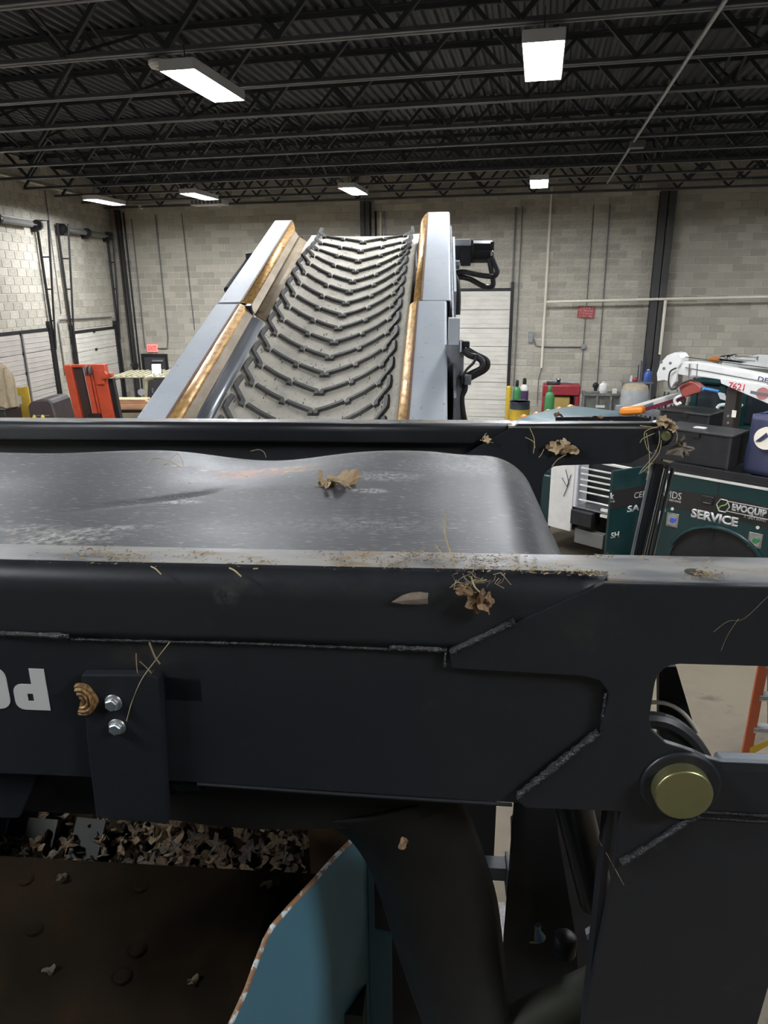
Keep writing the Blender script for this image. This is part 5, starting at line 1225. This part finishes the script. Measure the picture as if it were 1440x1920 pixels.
# ---------------------------------------------------------------- stains on the belt, leaves, straw, crumbs
def stains(m, lst, org):
    nt = m.node_tree; N = nt.nodes; L = nt.links; b = N['Principled BSDF']
    tc = N.new('ShaderNodeTexCoord')
    src = b.inputs['Base Color'].links[0].from_socket
    for (c, rx, ry, rot, colr, st, nsc, *zz) in lst:
        mp = N.new('ShaderNodeMapping'); mp.vector_type = 'TEXTURE'; L.new(tc.outputs['Object'], mp.inputs[0])
        mp.inputs['Location'].default_value = (c[0]-org[0], c[1]-org[1], c[2]-org[2]); mp.inputs['Rotation'].default_value = (0, 0, rot); mp.inputs['Scale'].default_value = (rx, ry, zz[0] if zz else .2)
        ln = N.new('ShaderNodeVectorMath'); ln.operation = 'LENGTH'; L.new(mp.outputs[0], ln.inputs[0])
        r = N.new('ShaderNodeMapRange'); r.inputs[1].default_value = 1; r.inputs[2].default_value = .25; L.new(ln.outputs['Value'], r.inputs[0])
        n = N.new('ShaderNodeTexNoise'); n.inputs['Scale'].default_value = nsc; n.inputs['Detail'].default_value = 6; n.inputs['Roughness'].default_value = .7; L.new(tc.outputs['Object'], n.inputs['Vector'])
        r2 = N.new('ShaderNodeMapRange'); r2.inputs[1].default_value = .42; r2.inputs[2].default_value = .62; r2.inputs[4].default_value = st; L.new(n.outputs[0], r2.inputs[0])
        mu = N.new('ShaderNodeMath'); mu.operation = 'MULTIPLY'; L.new(r.outputs[0], mu.inputs[0]); L.new(r2.outputs[0], mu.inputs[1])
        x = N.new('ShaderNodeMix'); x.data_type = 'RGBA'; L.new(mu.outputs[0], x.inputs[0]); L.new(src, x.inputs[6]); x.inputs[7].default_value = (*colr, 1); src = x.outputs[2]
    L.new(src, b.inputs['Base Color'])
BZ = 3.845
bp = lambda px, py: on(px, py, 2, BZ, M)
WH, TANC, RU = (.62,.62,.60), (.40,.33,.22), (.30,.12,.035)
stains(X['belt'], [(bp(480,880), .15, .085, .2, RU, 1.0, 34), (bp(440,886), .07, .035, 0, (.38,.15,.035), 1.3, 50), (bp(495,876), .08, .03, .15, (.38,.15,.035), 1.2, 50), (bp(555,880), .07, .02, .2, (.42,.24,.09), 1.0, 50), (bp(540,872), .10, .03, .1, (.42,.30,.16), .8, 50),
    (bp(690,926), .05, .022, -.1, WH, 1.0, 60), (bp(330,876), .035, .012, .3, WH, 1.0, 70), (bp(335,942), .06, .02, 0, WH, .9, 80), (bp(120,1012), .12, .05, .15, (.5,.48,.43), .9, 60),
    (bp(60,995), .10, .04, 0, (.42,.40,.36), .6, 70), (bp(200,995), .12, .02, .25, WH, .6, 70), (bp(800,945), .075, .05, .75, (.07,.065,.055), 1.0, 25), (bp(850,912), .05, .03, .2, (.08,.07,.06), .9, 30),
    (bp(380,880), .02, .008, 0, (.8,.82,.86), 1.0, 20), (bp(852,853), .016, .010, 0, (.85,.86,.86), 1.5, 5), (bp(600,852), .35, .05, 0, TANC, .35, 45), (bp(880,860), .22, .06, -.1, (.42,.38,.30), .5, 40),
    (bp(640,985), .3, .06, 0, (.42,.42,.41), .3, 90), (bp(880,880), .2, .1, 0, (.42,.42,.41), .5, 90), (bp(720,900), .12, .05, 0, WH, .5, 90)], (.35, 1.4, 0))
def F0(px, py): q = MP(px, py, .9); return (q.x, q.y, q.z)
stains(X['charcoal'], [(F0(425,1118), .022, .03, 0, (.075,.075,.072), .8, 60, .022), (F0(445,1095), .05, .03, 0, (.045,.044,.04), .6, 30, .02), (F0(270,1235), .06, .03, 0, (.045,.037,.026), .7, 30, .03), (F0(1100,1190), .08, .03, 0, (.03,.029,.027), .7, 25, .06), (F0(700,1095), .3, .03, 0, (.03,.028,.025), .5, 35, .03)], (.35, 1.4, 0))
def leafmat(n, c, c2): return mat(n, c, .7, col2=c2, scale=60, spec=.25, per=.25)
LM = [leafmat('leaf_tan', (.40,.28,.16), (.30,.19,.10)), leafmat('leaf_brown', (.22,.14,.08), (.15,.09,.05)), leafmat('leaf_grey', (.24,.20,.16), (.17,.14,.11)), leafmat('leaf_pale', (.52,.40,.26), (.42,.29,.16))]
def leafmesh(L, lobes, curl, seed, m, sharp=.35):
    rg = random.Random(seed); n = 22; mb = MB(); vs = [(0, 0, 0)]
    for ring, f in ((1, .5), (2, 1.0)):
        for k in range(n):
            a = 2*pi*k/n; r = L*.5*(1-sharp*.5+sharp*.5*cos(lobes*a))*(1+.12*rg.uniform(-1, 1)*(ring == 2)) if lobes else L*.5*(.45+.55*abs(cos(a))**1.5)
            x, y = r*f*cos(a), r*f*sin(a)
            vs.append((x, y, curl*L*(f*f)*(.5*cos(2*a+seed)+.35*cos(3*a)+.3*rg.uniform(-1, 1))))
    fs = [(0, 1+k, 1+(k+1) % n) for k in range(n)]+[(1+k, 1+n+k, 1+n+(k+1) % n, 1+(k+1) % n) for k in range(n)]
    mb.add(vs, fs); return mb.mesh('dry_leaf', m, None, 0)
def putleaf(me, loc, rx, ry, rz, s=1, fr=M, label='', group=None, parent=None, nm='dry_leaf'):
    o = bpy.data.objects.new(nm, me); COL.objects.link(o)
    mw = fr @ Matrix.Translation(loc) @ Matrix.Rotation(rz, 4, 'Z') @ Matrix.Rotation(ry, 4, 'Y') @ Matrix.Rotation(rx, 4, 'X') @ Matrix.Diagonal((s, s, s, 1))
    if parent is not None: o.parent = parent; o.matrix_local = WM[parent].inverted() @ mw; WM[o] = WM[parent]
    else:
        o.matrix_world = mw; tag(o, label, 'leaf', group); WM[o] = mw
    return o
HM = [leafmat('shaded_leaf_brown', (.10,.066,.04), (.06,.04,.026)), leafmat('shaded_leaf_grey', (.085,.068,.052), (.05,.04,.032)), leafmat('shaded_leaf_tan', (.17,.12,.072), (.10,.07,.042))]  # darker copies of the leaf colours, hopper shade put into the colour
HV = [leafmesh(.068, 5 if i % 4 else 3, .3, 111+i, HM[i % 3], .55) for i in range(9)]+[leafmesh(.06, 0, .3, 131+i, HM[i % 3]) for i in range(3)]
LV = [leafmesh(.075, 5, .22, 11+i, LM[i % 4]) for i in range(8)]+[leafmesh(.07, 0, .25, 31+i, LM[i % 4]) for i in range(4)]
# the clump of leaf and grass on the belt
p = bp(632, 915)
lf = thing('leaf_clump', 'crumpled tan leaf with grass stalks lying in the middle of the belt', 'leaf', M @ T(p.x, p.y, p.z))
big = leafmesh(.085, 5, .30, 5, LM[3]); putleaf(big, (p.x+.012, p.y+.005, p.z+.016), .35, -.1, .3, 1, parent=lf, nm='leaf_blade')
putleaf(leafmesh(.05, 5, .4, 8, LM[3]), (p.x-.022, p.y, p.z+.014), .2, .3, 1.2, 1, parent=lf, nm='leaf_blade')
X['straw'] = mat('straw', (.52,.42,.24), .7, col2=(.42,.32,.17), scale=90)
X['twig'] = mat('twig', (.26,.19,.12), .75)
rg = random.Random(4)
for k in range(9):
    a = rg.uniform(0, 2*pi); l = rg.uniform(.015, .045); c = Vector((p.x-.015+rg.uniform(-.015, .02), p.y-.012, p.z+.007))
    MB().tube(smoothpath([c, c+Vector((cos(a)*l*.5, sin(a)*l*.4, rg.uniform(-.002, .012))), c+Vector((cos(a)*l, sin(a)*l*.7, rg.uniform(-.004, .012)))], 3), .0007, 5).build('stalk', X['straw'], lf, M)
def stalk(pts, r, label, name='straw', m=None, group=None, n=5):
    o = MB().tube(smoothpath(pts, n), r, 5).build(name, m or X['straw'], None, M, smooth=80); tag(o, label, 'straw' if name == 'straw' else 'twig', group); return o
F = lambda px, py, y=.888: MP(px, py, y)
stalk([F(856,1062,.94), F(846,1040,.95), F(836,1008,.96), F(834,985,.965), F(837,962,.97)], .0012, 'long upright straw standing on the near rail before the belt')
stalk([F(838,1047,.945), F(826,1035,.955), F(815,1020,.96)], .0009, 'short bent straw left of the upright straw')
stalk([F(318,1204), F(290,1240), F(265,1275), F(246,1320), F(237,1352, .882)], .0006, 'long thin stalk crossing above the bracket bolts')
stalk([F(280,1205), F(290,1230), F(300,1245)], .0013, 'short brown stem piece on the plate above the square hole', 'twig', X['twig'])
stalk([F(255,1225), F(256,1245), F(258,1262)], .0007, 'tiny upright stem on the plate above the bracket corner', 'twig', X['twig'])
stalk([F(262,1240), F(275,1252), F(284,1262)], .0007, 'tiny slanting stem crossing the long stalk', 'twig', X['twig'])
stalk([F(1440,1118), F(1395,1160), F(1365,1165), F(1338,1185)], .00022, 'hair-thin root strand drooping on the right hinge plate', 'twig', X['twig'])
stalk([F(1385,1160), F(1365,1190), F(1352,1220)], .00022, 'second hair-thin root strand below the first', 'twig', X['twig'])
stalk([F(1105,1525,.95), F(1120,1570,.93), F(1140,1605,.90), F(1170,1660,.888)], .0004, 'thin cobwebby stem hanging at the hinge post edge', 'twig', X['twig'])
stalk([F(430,1065,.9), F(440,1070,.895), F(452,1081,.89)], .0012, 'small straw chip on the rounded edge of the near rail')
stalk([F(283,1062,.9), F(292,1067,.895), F(302,1077,.89)], .0010, 'thin straw chip left along the rounded rail edge')
q = lambda px, py, y=1.99: MP(px, py, y)
stalk([bp(232,884), bp(270,876)+Vector((0,0,.004)), bp(290,868)+Vector((0,0,.012)), bp(318,872)+Vector((0,0,.01)), bp(345,880)], .0008, 'bundle straw lying by the far belt edge on the left')
stalk([bp(285,870), bp(310,876)+Vector((0,0,.006)), bp(335,862)+Vector((0,0,.016)), bp(345,878)], .0007, 'second straw crossing the bundle straw by the far belt edge')
stalk([bp(499,858), q(495,848,1.72), q(485,843,1.70), q(470,846,1.70)], .0008, 'hooked straw rising at the far belt edge near the rust stain')
# leaves and stalks caught at the far hinge
fp = lambda px, py, y=2.0: MP(px, py, y)
Lq = fp(1250, 806); jb_ = thing('leaf_bundle', 'bundle of dry leaves and stalks wrapped over the far hinge pin', 'leaves', M @ T(Lq.x, 2.03, Lq.z-.02))
for i, (px, py, k, s, rx, rz) in enumerate(((1245, 793, 3, .55, .9, .2), (1258, 797, 7, .6, .6, 1.0), (1238, 797, 0, .4, 1.1, .5), (1262, 803, 3, .45, 1.3, .1), (1250, 789, 11, .5, .7, .4))):
    c = fp(px, py, 2.02); putleaf(LV[k], (c.x, 2.02, c.z+.004), rx, .2, rz, s, parent=jb_, nm='leaf_blade')
for pts in (((1240,798),(1215,806),(1208,815),(1213,840),(1222,850)), ((1236,808),(1236,830),(1225,855),(1200,885)), ((1232,802),(1200,798)), ((1240,825),(1235,850),(1210,880),(1198,888)), ((1212,812),(1218,860),(1212,900)), ((1228,812),(1206,822),(1200,830)), ((1262,800),(1270,815),(1268,830))):
    MB().tube(smoothpath([fp(a, b, 1.99) for a, b in pts], 5), .0010, 5).build('stalk', X['straw'], jb_, M, smooth=80)
c = fp(1283, 838, 2.0); putleaf(leafmesh(.062, 7, 1.0, 77, LM[2], .2), (c.x-.005, 2.0, c.z), 1.2, .1, .3, 1.0, label='crumpled grey leaf hanging right of the far hinge pin')
lc = thing('leaf_cluster', 'curled gold-brown leaves stuck to the far hinge plate', 'leaves', M @ T(fp(1055, 838).x, 2.02, fp(1055, 845).z))
for i, (px, py, k, s, rx, rz) in enumerate(((1042, 838, 3, .6, 1.3, .0), (1058, 832, 7, .5, 1.1, .5), (1050, 845, 9, .55, 1.4, -.2), (1068, 842, 8, .6, 1.5, .1), (1030, 838, 9, .35, 1.3, .3), (1076, 846, 11, .45, 1.5, -.1))):
    c = fp(px, py, 2.015); putleaf(LV[k], (c.x, 2.016, c.z), rx, .1, rz, s, parent=lc, nm='leaf_blade')
for pts in (((993,802),(1002,825),(1000,850)), ((985,820),(1000,828),(1003,840)), ((1020,842),(1015,852),(1010,858)), ((1062,852),(1045,862),(1035,875)), ((912,812),(905,822),(908,828)), ((900,825),(915,828),(925,830))):
    MB().tube(smoothpath([fp(a, b, 2.018) for a, b in pts], 4), .0011, 5).build('stalk', X['straw'], lc, M, smooth=80)
c = fp(914, 825, 2.0); putleaf(LV[3], (c.x, 2.012, c.z), 1.2, .1, .2, .35, label='small curled leaf at the far rail weld corner')
c = on(1051, 785, 2, 3.874, M); putleaf(leafmesh(.035, 5, .35, 41, LM[1]), (c.x, c.y+.02, c.z+.006), .2, .1, .3, 1, label='small dark brown leaf on top of the far rail')
c = on(1121, 786, 2, 3.874, M); putleaf(leafmesh(.04, 0, .12, 42, LM[1]), (c.x, c.y+.02, c.z+.004), .0, .0, .1, 1, label='flat rusty leaf sliver on the far rail near its end')
# leaves on the near plate
c = F(770, 1126, .884)
pb = MB(); outl = [(-.027,-.006),(-.012,.006),(.0,.0105),(.012,.012),(.024,.0105),(.023,.002),(.024,-.007),(.008,-.0085),(-.010,-.0085)]
pb.add([(0,0,.007)]+[(x, z, .003+.003*(z > 0)) for x, z in outl], [(0, 1+i, 1+(i+1) % 9) for i in range(9)])
putleaf(pb.mesh('dry_leaf', LM[2], None, 0), (c.x, .893, c.z), pi/2, 0, 0, 1, label='pale half-folded leaf stuck on the near plate below the rail')
bk = thing('leaf_tangle', 'dark brown leaf tangle hanging from the near rail edge', 'leaves', M @ T(F(895, 1125).x, .89, F(895, 1140).z))
for i, (px, py, k, s, rx, rz) in enumerate(((893, 1128, 1, .5, 1.3, .0), (912, 1130, 5, .45, 1.2, .6), (870, 1108, 9, .35, 1.4, .2), (905, 1120, 1, .35, 1.5, 1.0))):
    c = F(px, py, .884); putleaf(LV[k], (c.x, .884, c.z), rx, .2, rz, s, parent=bk, nm='leaf_blade')
rg = random.Random(8)
for k in range(26):
    a, b = 850+rg.random()*90, 1072+rg.random()*25
    MB().tube([F(a, b, .893), F(a+rg.uniform(-14, 18), b+rg.uniform(-4, 10), .884), F(a+rg.uniform(-25, 35), b+rg.uniform(4, 24), .889)], .0005, 4).build('stalk', X['twig'] if k % 2 else X['straw'], bk, M)
MB().tube(smoothpath([F(884,1082,.89), F(890,1100,.882), F(905,1115,.884), F(912,1122,.884)], 4), .0011, 5).build('stalk', X['straw'], bk, M)
# crumbs: past counting
def crumbs(name, spots, m, label, zf, size, seed):
    rg = random.Random(seed); mb = MB()
    for (x, y, sx, sy, n, h) in spots:
        for _ in range(n):
            px, py = rg.gauss(x, sx), rg.gauss(y, sy); z = zf(px, py)
            if z is None: continue
            s = size*rg.uniform(.4, 1.5); a = rg.uniform(0, pi); l = s*rg.uniform(.8, 1.9); hz = z+abs(rg.gauss(0, h))+.0006
            d = Vector((cos(a)*l, sin(a)*l, rg.uniform(-.3, .3)*l)); e = Vector((-sin(a)*s*.6, cos(a)*s*.6, rg.uniform(-.2, .4)*s)); c = Vector((px, py, hz))
            u = Vector((0, 0, s*.35))
            mb.add([c-d-e, c+d-e*.7, c+d+e, c-d+e*.6, c+u], [(0,1,4),(1,2,4),(2,3,4),(3,0,4),(3,2,1,0)])
    o = mb.build(name, m, None, M, smooth=0, kind='stuff'); tag(o, label, 'debris'); return o
def rp(px, py): return on(px, py, 2, 3.875, M)
def spot(px, py, sx, sy, n, h): c = rp(px, py); return (c.x, c.y, sx, sy, n, h)
def railz(x, y): return 3.8755 if .905 < y < .99 and x < .49 else None
crumbs('leaf_crumbs', [spot(185,1038,.022,.012,90,.004), spot(240,1048,.03,.012,110,.002), spot(100,1045,.04,.015,25,.001), spot(370,1045,.02,.012,40,.002), spot(470,1055,.03,.012,40,.001), spot(645,1050,.022,.014,130,.004),
    spot(790,1045,.018,.012,110,.004), spot(740,1060,.014,.012,70,.003), spot(860,1050,.03,.010,120,.003), spot(900,1066,.035,.010,160,.003), spot(960,1052,.02,.012,80,.002), spot(1010,1072,.025,.008,80,.002), spot(1100,1080,.02,.008,110,.003), spot(1130,1045,.012,.006,30,.003),
    spot(1325,1080,.012,.010,120,.003), spot(1250,1050,.03,.006,25,.001), spot(1310,1050,.02,.006,20,.001), spot(550,1045,.15,.02,30,.001)],
    mat('crumb_tan', (.30,.225,.13), .85, per=.5), 'tan leaf crumbs scattered along the near rail top', railz, .0016, 1)
def bz(x, y):
    return 3.845 if 1.03 < y < 1.70 and x < .10 else None
def bspot(px, py, sx, sy, n, h): c = bp(px, py); return (c.x, c.y, sx, sy, n, h)
crumbs('belt_crumbs', [bspot(300,875,.05,.02,60,.001), bspot(140,1005,.06,.03,90,.001), bspot(335,940,.03,.02,40,.001), bspot(480,885,.09,.05,60,.001), bspot(640,925,.04,.03,60,.001), bspot(820,935,.03,.03,40,.001), bspot(600,950,.35,.18,170,.0006), bspot(100,930,.3,.15,120,.0006), bspot(900,860,.12,.03,60,.001)],
    mat('crumb_pale', (.46,.43,.36), .85, per=.4), 'pale crumbs and fibres sprinkled over the smooth belt', bz, .0013, 2)
def fz(x, y): return 3.8755 if 2.04 < y < 2.11 and x < .63 else None
def fspot(px, py, n): c = on(px, py, 2, 3.874, M); return (c.x, c.y, .05, .02, n, .001)
crumbs('rail_crumbs', [fspot(760,793,50), fspot(930,792,60), fspot(1120,788,60), fspot(620,793,20)], bpy.data.materials['crumb_tan'], 'fine crumbs on the far rail top', fz, .0018, 3)
# bolt hole in the near rail top
c = rp(1303, 1070); P(MB().cyl((c.x, c.y, 3.8722), (c.x, c.y, 3.8730), .0135, None, 28), 'bolt_hole', X['black'])
# dry leaves in the hopper
rg = random.Random(21)
n_ = 0; bed = lambda y: 2.69+(y-1.35)*.212
for k in range(260):
    px, py = rg.uniform(-60, 585), rg.uniform(1548, 1640)
    if px < 190 and rg.random() < .55: continue
    c = on(px, py, 2, 2.76, M)
    if c.x > ew[0].x-.02: continue
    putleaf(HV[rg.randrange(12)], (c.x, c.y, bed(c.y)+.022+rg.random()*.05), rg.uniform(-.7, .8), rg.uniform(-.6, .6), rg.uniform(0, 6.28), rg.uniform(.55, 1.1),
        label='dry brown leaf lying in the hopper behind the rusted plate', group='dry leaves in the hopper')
for i, (px, py, rz, lb) in enumerate(((117, 1650, 1.2, 'small curled leaf upper left on the rusted plate'), (500, 1665, .3, 'small curled leaf upper right on the rusted plate'), (92, 1826, .5, 'small curled leaf lower left on the rusted plate'), (362, 1846, 1.0, 'small curled leaf lower right on the rusted plate'))):
    c = on(px, py, 2, 2.85, M); z = 2.90-.18*(fl[0].y+.03-c.y)/.9
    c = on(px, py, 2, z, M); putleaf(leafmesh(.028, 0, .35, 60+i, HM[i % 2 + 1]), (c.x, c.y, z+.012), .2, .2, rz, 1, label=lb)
o = putleaf(leafmesh(.022, 0, .2, 70, LM[1]), (0, 0, 0), 1.2, .2, 1.1, 1, label='pale leaf bit caught on the black rubber flap'); c = MP(758, 1555, .93); o.matrix_world = M @ Matrix.Translation((c.x, .90, c.z)) @ Matrix.Rotation(1.3, 4, 'X') @ Matrix.Rotation(1.2, 4, 'Z')
